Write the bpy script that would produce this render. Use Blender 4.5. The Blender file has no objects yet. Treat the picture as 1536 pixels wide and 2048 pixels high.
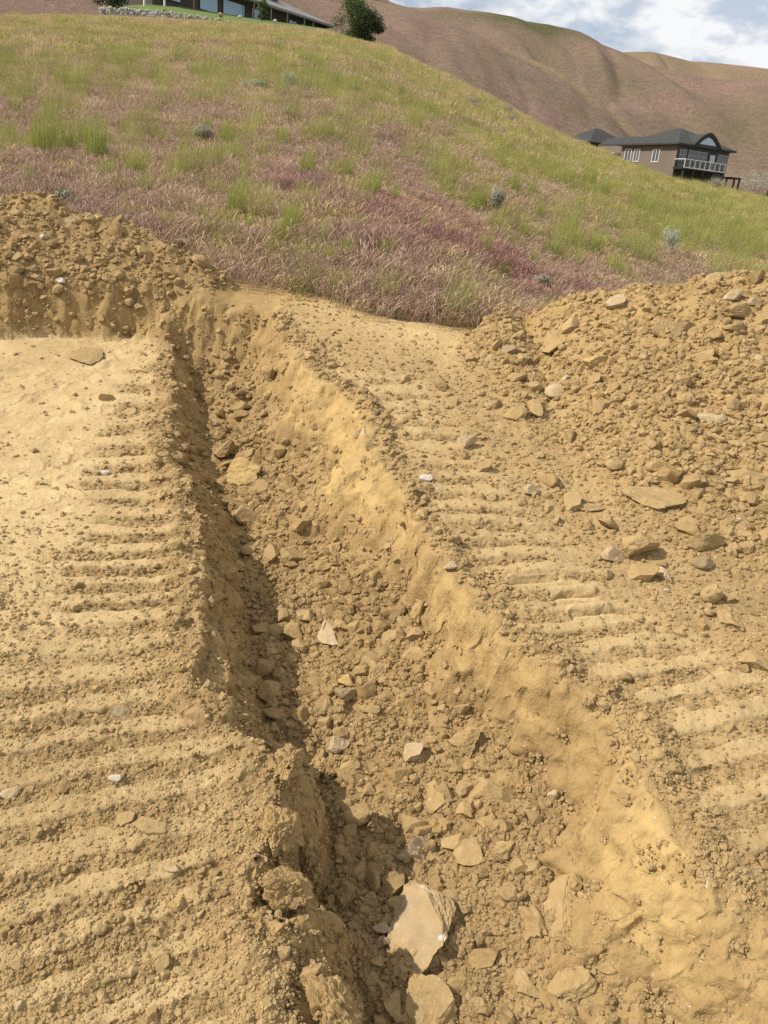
import bpy, bmesh, math, random
import numpy as np
from mathutils import Matrix, Vector

random.seed(7)
RNG = np.random.default_rng(11)
SC = bpy.context.scene
COL = SC.collection

# ------------------------------------------------------------------ camera
F_PX, PITCH, ROLL = 1538.0, math.radians(22.0), math.radians(5.0)
CAM = np.array([0.0, 0.0, 2.2])
_d = np.array([0, math.cos(PITCH), -math.sin(PITCH)])
_r0 = np.array([1.0, 0, 0])
_u0 = np.array([0, math.sin(PITCH), math.cos(PITCH)])
_r = math.cos(ROLL) * _r0 + math.sin(ROLL) * _u0
_u = -math.sin(ROLL) * _r0 + math.cos(ROLL) * _u0
cam_data = bpy.data.cameras.new('camera')
cam_data.sensor_fit = 'VERTICAL'
cam_data.sensor_height = 24.0
cam_data.lens = 24.0 * F_PX / 2048.0
cam_data.clip_start = 0.05
cam_data.clip_end = 6000
cam = bpy.data.objects.new('camera', cam_data)
COL.objects.link(cam)
M = Matrix(((_r[0], _u[0], -_d[0], CAM[0]), (_r[1], _u[1], -_d[1], CAM[1]), (_r[2], _u[2], -_d[2], CAM[2]), (0, 0, 0, 1)))
cam.matrix_world = M
SC.camera = cam

# ------------------------------------------------------------------ world, sun, exposure
SUN_EL, SUN_AZ = math.radians(44), math.radians(-98)        # azimuth clockwise from +Y: light comes from the left, a touch behind
world = bpy.data.worlds.new('World')
SC.world = world
world.use_nodes = True
wn, wl = world.node_tree.nodes, world.node_tree.links
wn.clear()
w_out = wn.new('ShaderNodeOutputWorld')
w_bg = wn.new('ShaderNodeBackground'); w_bg.inputs[1].default_value = 0.09
w_cl = wn.new('ShaderNodeBackground'); w_cl.inputs[1].default_value = 1.0
w_sky = wn.new('ShaderNodeTexSky'); w_sky.sky_type = 'NISHITA'; w_sky.sun_disc = False
w_sky.sun_elevation = SUN_EL; w_sky.sun_rotation = SUN_AZ
w_sky.air_density = 1.0; w_sky.dust_density = 0.6; w_sky.ozone_density = 1.5
wl.new(w_sky.outputs[0], w_bg.inputs[0])
w_tc = wn.new('ShaderNodeTexCoord')
w_sep = wn.new('ShaderNodeSeparateXYZ'); wl.new(w_tc.outputs['Generated'], w_sep.inputs[0])
w_add = wn.new('ShaderNodeMath'); w_add.operation = 'ADD'; w_add.inputs[1].default_value = 0.45; wl.new(w_sep.outputs[2], w_add.inputs[0])
w_max = wn.new('ShaderNodeMath'); w_max.operation = 'MAXIMUM'; w_max.inputs[1].default_value = 0.05; wl.new(w_add.outputs[0], w_max.inputs[0])
w_div = wn.new('ShaderNodeVectorMath'); w_div.operation = 'DIVIDE'
w_cmb = wn.new('ShaderNodeCombineXYZ')
for k in range(3): wl.new(w_max.outputs[0], w_cmb.inputs[k])
wl.new(w_tc.outputs['Generated'], w_div.inputs[0]); wl.new(w_cmb.outputs[0], w_div.inputs[1])
def wnoise(scale, detail, off):
    mp = wn.new('ShaderNodeMapping'); mp.inputs['Location'].default_value = off; wl.new(w_div.outputs[0], mp.inputs[0])
    n = wn.new('ShaderNodeTexNoise'); n.inputs['Scale'].default_value = scale; n.inputs['Detail'].default_value = detail
    n.inputs['Roughness'].default_value = 0.58; wl.new(mp.outputs[0], n.inputs['Vector']); return n
n_cov = wnoise(4.2, 8, (3.1, 0.4, 0.2))
n_sh = wnoise(8.5, 6, (1.7, 2.2, 0.9))
r_cov = wn.new('ShaderNodeValToRGB'); r_cov.color_ramp.elements[0].position = 0.28; r_cov.color_ramp.elements[1].position = 0.50
wl.new(n_cov.outputs[0], r_cov.inputs[0])
r_sh = wn.new('ShaderNodeValToRGB')
r_sh.color_ramp.elements[0].position = 0.40; r_sh.color_ramp.elements[0].color = (0.50, 0.57, 0.67, 1)
r_sh.color_ramp.elements[1].position = 0.53; r_sh.color_ramp.elements[1].color = (0.86, 0.87, 0.88, 1)
wl.new(n_sh.outputs[0], r_sh.inputs[0]); wl.new(r_sh.outputs[0], w_cl.inputs[0])
w_mix = wn.new('ShaderNodeMixShader')
wl.new(r_cov.outputs[0], w_mix.inputs[0]); wl.new(w_bg.outputs[0], w_mix.inputs[1]); wl.new(w_cl.outputs[0], w_mix.inputs[2])
wl.new(w_mix.outputs[0], w_out.inputs[0])

sun_data = bpy.data.lights.new('sun', 'SUN')
sun_data.energy = 5.0; sun_data.angle = math.radians(0.6); sun_data.color = (1.0, 0.94, 0.855)
sun = bpy.data.objects.new('sun', sun_data); COL.objects.link(sun)
to_sun = Vector((math.sin(SUN_AZ) * math.cos(SUN_EL), math.cos(SUN_AZ) * math.cos(SUN_EL), math.sin(SUN_EL)))
sun.rotation_euler = to_sun.to_track_quat('Z', 'Y').to_euler()

vs = SC.view_settings
vs.view_transform = 'Standard'; vs.look = 'None'; vs.gamma = 1.0; vs.use_curve_mapping = False
vs.exposure = 0.13
SC.cycles.use_denoising = False
SC.cycles.max_bounces = 5; SC.cycles.diffuse_bounces = 3; SC.cycles.glossy_bounces = 2; SC.cycles.transmission_bounces = 3; SC.cycles.transparent_max_bounces = 6

# ------------------------------------------------------------------ maths helpers
def ray(px, py):
    px = np.asarray(px, float); py = np.asarray(py, float)
    cx = (px - 768) / F_PX; cy = (1024 - py) / F_PX
    return _d + cx[..., None] * _r + cy[..., None] * _u

def at_y(px, py, y):
    """world point on the sight line through a picture point, at ground distance y"""
    d = ray(px, py); t = np.asarray(y, float) / d[..., 1]
    return CAM + d * t[..., None]

def sstep(a, b, x):
    t = np.clip((x - a) / (b - a), 0, 1); return t * t * (3 - 2 * t)
def lerp(a, b, t): return a + (b - a) * t

def _hash(ix, iy, iz, seed):
    h = (ix.astype(np.int64) * 374761393 + iy.astype(np.int64) * 668265263 + iz.astype(np.int64) * 2147483647 + seed * 974634777) & 0xFFFFFFFF
    h = ((h ^ (h >> 13)) * 1274126177) & 0xFFFFFFFF
    h = ((h ^ (h >> 16)) * 2246822519) & 0xFFFFFFFF
    return h ^ (h >> 15)

def perlin2(x, y, seed=0):
    x = np.asarray(x, float); y = np.asarray(y, float)
    xi = np.floor(x).astype(np.int64); yi = np.floor(y).astype(np.int64)
    xf = x - xi; yf = y - yi
    u = xf ** 3 * (xf * (xf * 6 - 15) + 10); v = yf ** 3 * (yf * (yf * 6 - 15) + 10)
    z = np.zeros_like(xi)
    def g(dx, dy):
        a = _hash(xi + dx, yi + dy, z, seed) * (2 * math.pi / 4294967296.0)
        return np.cos(a) * (xf - dx) + np.sin(a) * (yf - dy)
    return 1.45 * lerp(lerp(g(0, 0), g(1, 0), u), lerp(g(0, 1), g(1, 1), u), v)

def fbm2(x, y, oct=4, seed=0, gain=0.5, lac=2.03):
    s = np.zeros(np.broadcast(x, y).shape); a = 1.0; t = 0
    for k in range(oct):
        s = s + a * perlin2(x * lac ** k + 17.3 * k, y * lac ** k - 9.1 * k, seed + k); t += a; a *= gain
    return s / t

def perlin3(x, y, z, seed=0):
    xi, yi, zi = (np.floor(a).astype(np.int64) for a in (x, y, z))
    xf, yf, zf = x - xi, y - yi, z - zi
    u, v, w = (a ** 3 * (a * (a * 6 - 15) + 10) for a in (xf, yf, zf))
    def g(dx, dy, dz):
        h = _hash(xi + dx, yi + dy, zi + dz, seed)
        gx = (h & 1023) / 511.5 - 1; gy = ((h >> 10) & 1023) / 511.5 - 1; gz = ((h >> 20) & 1023) / 511.5 - 1
        return gx * (xf - dx) + gy * (yf - dy) + gz * (zf - dz)
    a = lerp(lerp(g(0, 0, 0), g(1, 0, 0), u), lerp(g(0, 1, 0), g(1, 1, 0), u), v)
    b = lerp(lerp(g(0, 0, 1), g(1, 0, 1), u), lerp(g(0, 1, 1), g(1, 1, 1), u), v)
    return lerp(a, b, w) * 1.1

def worley(x, y, seed=0):
    """distance to nearest feature point (F1), F2 and a random value of the cell, cell size 1"""
    xi = np.floor(x).astype(np.int64); yi = np.floor(y).astype(np.int64)
    f1 = np.full(x.shape, 9.0); f2 = np.full(x.shape, 9.0); rv = np.zeros(x.shape); z = np.zeros_like(xi)
    for dx in (-1, 0, 1):
        for dy in (-1, 0, 1):
            h = _hash(xi + dx, yi + dy, z, seed)
            fx = (h & 0xFFFF) / 65536.0 + xi + dx; fy = (h >> 16) / 65536.0 + yi + dy
            d = np.hypot(x - fx, y - fy); rr = _hash(xi + dx, yi + dy, z, seed + 91) / 4294967296.0
            near = d < f1
            f2 = np.where(near, f1, np.minimum(f2, d)); rv = np.where(near, rr, rv); f1 = np.where(near, d, f1)
    return f1, f2, rv

# ------------------------------------------------------------------ the lie of the land
SLOPE = math.tan(math.radians(12.0))
crest_px = [(-700, 60), (-300, 42), (0, 33), (120, 32), (260, 36), (400, 44), (520, 50), (650, 62), (700, 76), (770, 90), (830, 120), (900, 152), (1000, 198),
            (1080, 243), (1170, 272), (1250, 306), (1340, 342), (1450, 368), (1536, 392), (1750, 450), (2000, 520), (2400, 640)]
_cp = np.array(crest_px, float)
_cr = ray(_cp[:, 0], _cp[:, 1] + np.interp(_cp[:, 0], [0, 700, 1000, 1150, 1280, 1400], [4, 6, 12, 22, 22, 16]))
C_U = _cr[:, 0] / _cr[:, 1]
def crest_y(u): return np.interp(u, [-0.6, -0.1, 0.1, 0.5], [86.0, 88.0, 80.0, 66.0])
C_G = 2.2 / crest_y(C_U) + _cr[:, 2] / _cr[:, 1]
def g_of_u(u): return np.interp(u, C_U, C_G)

def natural(x, y):
    """undisturbed slope: a flank that climbs to a crest and falls away behind it"""
    x, y = np.broadcast_arrays(np.asarray(x, float), np.asarray(y, float))
    u = x / np.maximum(y, 1.0)
    w = lerp(sstep(8.0, 15.0, y), sstep(5.0, 10.0, y), sstep(-0.06, 0.16, u))
    yc = crest_y(np.clip(u, -0.6, 0.6))
    s = lerp(SLOPE, g_of_u(u), w)
    z = np.minimum(y, yc) * s
    over = np.maximum(y - yc, 0)
    z = z + s * (3.0 * (1 - np.exp(-over / 3.0))) - 0.010 * over ** 2 / (1 + over / 30.0)
    return z

def cut_depth(y): return 0.05 + 0.27 * sstep(2.2, 5.2, y)
def left_plane(x, y): return natural(x, y) - cut_depth(y)
def trench_depth(y): return np.interp(y, [1.0, 2.0, 3.2, 4.5, 6.0, 7.5], [0.46, 0.48, 0.54, 0.58, 0.54, 0.50])
def floor_plane(x, y): return natural(x, y) - trench_depth(y) - 0.06

def floor_right(x, y): return natural(x, y) - 0.62 * trench_depth(y) - 0.03

def cast(fn, px, py, t0=1.0, t1=220.0, n=900):
    px = np.atleast_1d(np.asarray(px, float)); py = np.atleast_1d(np.asarray(py, float))
    d = ray(px, py); ts = np.geomspace(t0, t1, n)
    lo = np.full(px.shape, ts[-2]); hi = np.full(px.shape, ts[-1]); done = np.zeros(px.shape, bool)
    prev = ts[0]
    for t in ts:
        p = CAM + d * t
        hit = (~done) & (p[:, 2] < fn(p[:, 0], p[:, 1]))
        lo = np.where(hit, prev, lo); hi = np.where(hit, t, hi); done |= hit; prev = t
        if done.all(): break
    for _ in range(16):
        mid = (lo + hi) / 2; p = CAM + d * mid[:, None]
        below = p[:, 2] < fn(p[:, 0], p[:, 1])
        hi = np.where(below, mid, hi); lo = np.where(below, lo, mid)
    return CAM + d * hi[:, None]

def line_xy(fn, pts):
    p = cast(fn, [a for a, b in pts], [b for a, b in pts]); return p
def x_of_y(fn, pts):
    p = line_xy(fn, pts); o = np.argsort(p[:, 1]); ys, xs = p[o, 1], p[o, 0]
    return lambda y: np.interp(y, ys, xs)
def y_of_x(fn, pts):
    p = line_xy(fn, pts); o = np.argsort(p[:, 0]); xs, ys = p[o, 0], p[o, 1]
    return lambda x: np.interp(x, xs, ys)

LT = x_of_y(left_plane, [(325, 655), (335, 690), (342, 740), (346, 800), (346, 880), (352, 955), (380, 1000), (402, 1035), (396, 1100), (390, 1160), (385, 1215), (392, 1280), (398, 1310), (385, 1350), (392, 1400),
    (450, 1440), (492, 1455), (530, 1480), (545, 1515), (520, 1550), (535, 1600), (535, 1650), (525, 1690), (500, 1730), (485, 1770), (495, 1810), (520, 1868), (545, 1908), (570, 1948), (575, 1998), (580, 2048), (600, 2200), (620, 2500)])
LB = x_of_y(floor_plane, [(365, 690), (400, 760), (415, 855), (428, 905), (440, 1000), (480, 1075), (500, 1175), (508, 1300), (540, 1390), (525, 1440), (590, 1500), (625, 1560), (640, 1613), (665, 1673), (675, 1738), (650, 1798), (610, 1850), (640, 1900), (700, 1960), (740, 2048), (770, 2200), (800, 2500)])
RB = x_of_y(floor_right, [(545, 700), (548, 750), (565, 830), (590, 880), (602, 945), (632, 1000), (720, 1080), (775, 1140), (858, 1225), (893, 1290), (918, 1350), (943, 1400), (1028, 1435), (1043, 1500), (1068, 1535), (1118, 1595), (1128, 1633), (1163, 1728), (1208, 1798), (1248, 1888), (1268, 1948), (1308, 2023), (1350, 2100), (1450, 2300), (1550, 2500)])
RT = x_of_y(natural, [(556, 632), (590, 680), (615, 740), (690, 810), (740, 860), (770, 920), (785, 925), (833, 1050), (870, 1110), (943, 1140), (978, 1215), (1053, 1270), (1118, 1320), (1168, 1360), (1208, 1440), (1250, 1530), (1320, 1605), (1390, 1675), (1440, 1750), (1490, 1830), (1560, 1910), (1680, 2048), (1900, 2300)])
bank_foot = y_of_x(lambda x, y: natural(x, y) - np.where(x < LT(y), cut_depth(y), trench_depth(y)), [(-250, 660), (0, 652), (150, 645), (330, 658), (400, 684), (470, 690), (550, 690), (600, 680)])
bank_top = y_of_x(natural, [(-250, 575), (0, 580), (200, 583), (350, 592), (450, 606), (540, 627), (600, 632)])

# right-hand spoil mound: foot line and ridge line
foot_px = [(960, 664), (900, 730), (880, 800), (905, 860), (990, 920), (1060, 1000), (1140, 1085), (1250, 1150), (1400, 1185), (1560, 1215), (1800, 1260)]
_fp = line_xy(natural, foot_px)
ridge_px = np.array([(985, 657), (1040, 642), (1080, 622), (1120, 603), (1180, 586), (1240, 578), (1290, 572), (1330, 579), (1400, 556), (1460, 548), (1536, 553), (1700, 565), (2000, 600)], float)
ridge_y = np.array([7.0, 6.75, 6.5, 6.3, 6.1, 5.95, 5.85, 5.8, 5.75, 5.7, 5.6, 5.4, 5.0])
_rp = at_y(ridge_px[:, 0], ridge_px[:, 1], ridge_y)
_toe = np.array([(0.28, 5.4, 0.0), (0.45, 5.8, 0.05), (0.65, 6.2, 0.11), (0.82, 6.5, 0.16)])
_rp = np.concatenate([np.stack([_toe[:, 0], _toe[:, 1], natural(_toe[:, 0], _toe[:, 1]) + _toe[:, 2]], 1), _rp[1:]])
# foot as y for every x (near side): the branch of the foot line that lies nearer the camera than the ridge
_fp = _fp[2:]; _fo = np.argsort(_fp[:, 0])
def mound(x, y):
    x, y = np.broadcast_arrays(np.asarray(x, float), np.asarray(y, float))
    yr = np.interp(x, _rp[:, 0], _rp[:, 1]); zr = np.interp(x, _rp[:, 0], _rp[:, 2])
    yf = np.interp(x, _fp[_fo, 0], _fp[_fo, 1]); yf = np.minimum(yf, yr - 0.35)
    hr = np.maximum(zr - natural(x, yr), 0) * (x > _rp[0, 0]) 
    s = np.clip((y - yf) / (yr - yf), 0, 1)
    front = hr * (0.82 * s + 0.18 * s * s * (3 - 2 * s)) ** 1.12
    back = np.maximum(hr - 0.06 * (1 - np.exp(-(y - yr) / 0.15)) - 0.62 * np.maximum(y - yr - 0.1, 0), 0)
    return np.where(y < yr, front, back)
# left-hand spoil pile on the bank
lr_px = np.array([(-400, 395), (-150, 396), (0, 401), (60, 397), (105, 405), (135, 430), (220, 447), (265, 462), (310, 488), (360, 512), (410, 535), (445, 560), (480, 575)], float)
lr_y = np.array([7.1, 7.05, 7.0, 7.0, 6.98, 6.95, 6.9, 6.85, 6.8, 6.72, 6.65, 6.6, 6.55])
_lp = at_y(lr_px[:, 0], lr_px[:, 1], lr_y)
def left_pile(x, y):
    x, y = np.broadcast_arrays(np.asarray(x, float), np.asarray(y, float))
    yr = np.interp(x, _lp[:, 0], _lp[:, 1]); zr = np.interp(x, _lp[:, 0], _lp[:, 2])
    yf = bank_top(x) - 0.04; yr = np.maximum(yr, yf + 0.25)
    hr = np.maximum(zr - natural(x, yr), 0) * (1 - sstep(_lp[-2, 0], _lp[-1, 0], x))
    s = np.clip((y - yf) / (yr - yf), 0, 1)
    back = np.maximum(hr - 0.62 * np.maximum(y - yr - 0.08, 0), 0)
    return np.where(y < yr, hr * s ** 0.85, back)

# edge of the disturbed dirt
_be = line_xy(natural, [(455, 556), (520, 568), (600, 588), (640, 592), (720, 624), (800, 643), (900, 655), (985, 660)])
_bx = np.concatenate([[-9, _lp[5, 0], _lp[9, 0]], _be[:, 0], [_rp[6, 0], _rp[9, 0], 6.5]])
_by = np.concatenate([[7.75, 7.7, 7.25], _be[:, 1], [7.15, 7.1, 7.0]])
def dirt_edge(x): return np.interp(x, _bx, _by)

# track ruts -------------------------------------------------------
L_C = [700, 738, 778, 818, 858, 902, 940, 972, 1008, 1043, 1075, 1108, 1142, 1177, 1215, 1262, 1318, 1372, 1432, 1490, 1560, 1635, 1718, 1800, 1882, 1975, 2070, 2180, 2300]
def l_slope(c): return float(np.interp(c, [800, 1150, 1300, 1430, 1550, 1700, 2050], [0.0, 0.02, -0.05, -0.1, -0.18, -0.25, -0.28]))
R_C = [(735, 700, 0), (762, 730, 0), (792, 760, 0), (822, 790, 0), (850, 810, 0), (877, 840, 0), (905, 860, 0), (932, 890, 0), (962, 910, 0.02), (992, 940, 0.02), (1022, 970, .01), (1053, 990, .0), (1086, 1025, 0), (1122, 1050, 0), (1157, 1075, -.02),
       (1190, 1130, -.03), (1225, 1185, -.05), (1264, 1200, -.08), (1312, 1250, -.12), (1362, 1300, -.15), (1415, 1330, -.2), (1475, 1400, -.24), (1545, 1450, -.26), (1620, 1480, -.28), (1710, 1520, -.3), (1820, 1560, -.3)]
def rut_lines(fn, rows):
    a = cast(fn, [r[1] - 90 for r in rows], [r[0] - 90 * r[2] for r in rows]); b = cast(fn, [r[1] + 90 for r in rows], [r[0] + 90 * r[2] for r in rows])
    k = (b[:, 1] - a[:, 1]) / (b[:, 0] - a[:, 0]); c = a[:, 1] - k * a[:, 0]
    o = np.argsort(c + k * 0.5 * (a[:, 0] + b[:, 0]).mean()); return k[o], c[o]
LK, LC0 = rut_lines(left_plane, [(c, 230, l_slope(c)) for c in L_C])
RK, RC0 = rut_lines(natural, R_C)
def phase(x, y, k, c):
    yl = k[None, :] * x.ravel()[:, None] + c[None, :]
    yl = np.maximum.accumulate(yl, axis=1)
    n = yl.shape[1]; yy = y.ravel()
    i = np.clip((yl < yy[:, None]).sum(1) - 1, 0, n - 2); r = np.arange(len(yy))
    a, b = yl[r, i], yl[r, i + 1]
    return (i + np.clip((yy - a) / np.maximum(b - a, 1e-4), 0, 1)).reshape(x.shape)
LML = x_of_y(left_plane, [(262, 735), (235, 800), (215, 880), (190, 950), (165, 1050), (150, 1150), (125, 1230), (60, 1320), (-60, 1380), (-400, 1480), (-900, 1650)])
RMR = x_of_y(natural, [(760, 720), (850, 760), (905, 850), (965, 900), (1020, 980), (1105, 1050), (1160, 1120), (1240, 1190), (1300, 1250), (1420, 1290), (1560, 1370), (1800, 1480), (2200, 1600)])
R_FAR = float(cast(natural, [740], [735])[0, 1])
L_FAR = float(cast(left_plane, [300], [735])[0, 1])

# three clean grouser prints pressed in firm soil on the right
PRINTS = []
for (x0, y0, x1, y1) in [(1016, 1163, 1118, 1157), (1103, 1190, 1196, 1186), (1142, 1226, 1228, 1220)]:
    p = cast(natural, [x0, x1], [y0, y1]); PRINTS.append((p[0, :2], p[1, :2]))

def fields(x, y, detail=True):
    """height plus soil masks at plan points"""
    x = np.asarray(x, float); y = np.asarray(y, float)
    wx = x + 0.10 * fbm2(x * 1.9, y * 1.9, 3, 5) + 0.03 * fbm2(x * 9, y * 9, 2, 15)
    wy = y + 0.12 * fbm2(x * 1.9, y * 1.9, 3, 25) + 0.03 * fbm2(x * 9, y * 9, 2, 35)
    nat = natural(x, y)
    lp = nat - cut_depth(y)
    fl = nat - trench_depth(y) + 0.05 * fbm2(x * 2.5, y * 2.5, 3, 41)
    lt, rt = LT(wy) + 0.075 * fbm2(x * .7 + 9, y * 2.8, 3, 56), RT(wy) - 0.03 + 0.14 * fbm2(x * .8, y * 2.0, 2, 57)
    wb = y + 0.13 * fbm2(x * 1.7, y * 1.7, 2, 25)
    lb = np.maximum(LB(wy), lt + 0.05); rb = np.maximum(np.minimum(RB(wy) + 0.24 * fbm2(x * 1.0, y * 2.6, 2, 45) - 0.05 - 0.10 * sstep(4.4, 5.6, y), rt - 0.10), lb + 0.12)
    fl = fl + 0.38 * trench_depth(y) * np.clip((wx - lb) / np.maximum(rb - lb, .05), 0, 1) ** 1.5
    ws = x + 0.10 * fbm2(x * 1.9, y * 1.9, 2, 5)
    tl = np.clip((wx - lt) / (lb - lt), 0, 1); tr = np.clip((ws - rb) / (rt - rb), 0, 1)
    tl = lerp(np.where(tl < 0.5, 0.5 * (2 * tl) ** 1.25, 1 - 0.5 * (2 - 2 * tl) ** 1.6), tl ** 2.6, 1 - sstep(2.2, 2.7, y))
    tk = 0.42 + 0.34 * fbm2(x * 1.2, y * 2.1, 2, 47)                 # how far loose talus climbs the cut face
    tq = np.clip((tr - tk) / np.maximum(1 - tk, .1), 0, 1)
    trs = np.where(tr < tk, 0.36 * (tr / np.maximum(tk, .05)) ** 1.15, 0.36 + 0.64 * (1 - (1 - tq) ** 1.3))
    talus = (1 - sstep(-0.10, 0.06, tr - tk)) * (tr > 0)
    led = fbm2(y * 5.0 + x * 1.5, trs * 4.5 + 0.6 * fbm2(x * 2.2, y * 2.2, 2, 49), 4, 48)
    trs = trs + 0.17 * led * np.sin(math.pi * np.clip(trs, 0, 1)) * (tr > tk * 0.7)
    low = np.where(wx < lt, lp, np.where(wx < lb, lerp(lp, fl, tl), np.where(wx < rb, fl, lerp(fl, nat, trs))))
    # trench fades into solid ground right under the viewer's feet only outside the picture
    yt = bank_top(wx) + 0.06; yf = np.minimum(bank_foot(wx), yt - 0.22)
    B = np.clip((wb - yf) / (yt - yf), 0, 1); B = lerp(B, B * B * (3 - 2 * B), 0.4) ** 0.85
    B = np.maximum(B, sstep(0.0, 0.4, wx - rt))
    z = lerp(low, nat, B)
    wall_l = (sstep(-0.02, 0.03, wx - lt) * (1 - sstep(-0.03, 0.02, wx - lb))) * (1 - B)
    wall_r = (sstep(-0.03, 0.02, wx - rb) * (1 - sstep(-0.02, 0.06, wx - rt))) * (1 - B)
    floor = sstep(-0.02, 0.04, wx - lb) * (1 - sstep(-0.04, 0.03, wx - rb)) * (1 - sstep(0.0, 0.3, B))
    left = (1 - sstep(-0.03, 0.0, wx - lt)) * (1 - sstep(0.0, 0.25, B))
    right = sstep(0, 0.05, wx - rt)
    bank = sstep(0.02, 0.15, B) * (1 - sstep(0.8, 1.0, B)) * (1 - sstep(-0.05, 0.3, wx - rt))
    mo = mound(wx * 0.6 + x * 0.4, wy * 0.6 + y * 0.4); pi = left_pile(wx * 0.6 + x * 0.4, wy * 0.6 + y * 0.4)
    z = z + mo + pi
    mnd = sstep(0.01, 0.1, mo); pil = sstep(0.01, 0.06, pi)
    # ruts
    pl = phase(wx * 0.3 + x * 0.7, wy * 0.3 + y * 0.7, LK, LC0); pr = phase(wx * 0.35 + x * 0.65, wy * 0.35 + y * 0.65, RK, RC0)
    def band(p, w): q = np.abs(p - np.round(p)); return 1 - sstep(w - 0.05, w + 0.03, q)
    nz = fbm2(x * 3.1, y * 3.1, 3, 61)
    ml = left * sstep(-0.12, 0.10, wx - LML(wy) + 0.10 * nz) * (1 - sstep(L_FAR - 0.3, L_FAR + 0.3, y))
    mr = right * sstep(0.08, 0.22, wx - rt) * (1 - sstep(-0.15, 0.15, wx - RMR(wy) + 0.12 * nz)) * (1 - sstep(R_FAR - 0.4, R_FAR + 0.2, y)) * (1 - mnd * 0.8)
    brk = fbm2(x * 5.5, y * 5.5, 3, 65); pl = pl + 0.06 * brk + 0.12 * nz; pr = pr + 0.06 * brk + 0.12 * nz
    gap = sstep(-0.34, -0.02, fbm2(x * 2.1 + 5, y * 3.4, 3, 66)); fore = 0.62 + 0.38 * sstep(2.0, 3.2, y)
    bl = band(pl, 0.27 + 0.11 * nz) * ml * np.clip(1.0 + 0.9 * brk, 0.35, 1) * (0.25 + 0.75 * gap); br = band(pr, 0.25 + 0.12 * nz) * mr * np.clip(0.85 + 0.9 * brk, 0.2, 1) * (0.2 + 0.8 * gap)
    lip = lambda p: np.exp(-((np.abs(p - np.round(p)) - 0.33) / 0.07) ** 2)
    z = z - 0.018 * bl * fore + 0.002 * lip(pl) * ml * (0.6 + 0.6 * nz) - 0.018 * br + 0.002 * lip(pr) * mr * (0.6 + 0.6 * nz)
    # rim crust on the left edge and berm on the right rim
    rim_l = np.exp(-((wx - lt + 0.06) / 0.10) ** 2) * (1 - B) * (wx < lt + 0.02)
    z = z + 0.038 * rim_l * (0.6 + 1.4 * nz)
    rim_r = np.exp(-((wx - rt - 0.06 - 0.08 * nz) / 0.09) ** 2)
    z = z + 0.03 * rim_r * (0.5 + nz) * (y < R_FAR)
    prt = np.zeros_like(z)
    for a, b in PRINTS:
        d = b - a; L = np.hypot(*d); d = d / L; n = np.array([-d[1], d[0]])
        s = (x - a[0]) * d[0] + (y - a[1]) * d[1]; t = (x - a[0]) * n[0] + (y - a[1]) * n[1]
        m = sstep(-0.01, 0.02, s) * (1 - sstep(L - 0.02, L + 0.01, s))
        prt = np.maximum(prt, m * (1 - sstep(0.045, 0.06, np.abs(t))))
        z = z + m * (0.022 * np.exp(-((t - 0.028) / 0.014) ** 2) - 0.028 * np.exp(-((t + 0.008) / 0.016) ** 2) + 0.012 * np.exp(-((t + 0.04) / 0.010) ** 2))
    rplat = right * (1 - mnd) * (1 - mr)
    far_flat = np.exp(-(((x - 0.3) / 0.9) ** 2 + ((y - 6.3) / 0.55) ** 2)) * right * (1 - mnd)        # dozed smooth pad beyond the trench
    fpatch = np.clip(0.62 + 1.1 * fbm2(x * 1.5, y * 1.5, 3, 67) + 0.35 * (1 - np.clip((wx - lb) / np.maximum(rb - lb, .05), 0, 1)), 0.22, 1)
    crumb = np.clip(0.98 * floor * fpatch + 0.95 * bl + 0.9 * br + mnd * (0.88 - 0.18 * sstep(0.25, 0.75, mo + 0.25 * nz)) + 0.95 * pil + 0.85 * rim_l + 0.5 * rim_r * right + 0.15 * mr + 0.07 * ml + 0.3 * wall_l + wall_r * np.clip(0.95 * talus + 0.75 * sstep(-0.05, 0.3, fbm2(x * 2.9, y * 2.9, 4, 63)) + 0.6 * sstep(4.6, 5.6, y), 0.20, 0.95) + 0.95 * bank
                    + 0.45 * rplat * (1 - far_flat) + 0.04 * left, 0, 1)
    near_crumb = left * (1 - sstep(2.3, 3.2, y + 0.35 * x + 0.5 * nz)) * 0.60       # looser soil nearest the viewer
    crumb = np.clip(crumb + near_crumb * (0.45 + 0.9 * nz), 0, 1) * (1 - prt)
    res = dict(z=z, left=left, right=right, floor=floor, wl=wall_l, wr=wall_r, bank=bank, mound=mnd, pile=pil, ml=ml, mr=mr, bl=bl, br=br, crumb=crumb, prt=prt, far=far_flat, rim=rim_l, rimr=rim_r, nz=nz)
    if not detail: return res
    # --- fine relief
    rough = np.clip(crumb, 0, 1)
    d = 0.042 * fbm2(x * 3.3, y * 3.3, 4, 71) * (0.15 + 0.85 * np.clip(mnd + pil + bank + 0.7 * floor + 0.5 * wall_r + 0.4 * mr, 0, 1))
    d += 0.011 * fbm2(x * 14, y * 14, 4, 81) * (0.3 + rough) + 0.007 * fbm2(x * 5, y * 5, 3, 83) * (ml + mr)
    f1, f2, rv = worley(x * 9, y * 9, 3)
    lump = np.maximum(0, 1 - (f1 / 0.62) ** 2) * (rv > 0.45) * (0.4 + rv)
    d += 0.022 * lump * np.clip(mnd + pil + 0.9 * floor + 0.6 * bank + 0.8 * rim_l, 0, 1)
    f1, f2, rv = worley(x * 24 + 3, y * 24, 7)
    lump = np.maximum(0, 1 - (f1 / 0.6) ** 2) * (rv > 0.3)
    d += 0.0095 * lump * rough
    f1, f2, rv = worley(x * 52 + 3, y * 52, 8)
    d += 0.0042 * np.maximum(0, 1 - (f1 / 0.6) ** 2) * (rv > 0.25) * rough
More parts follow.
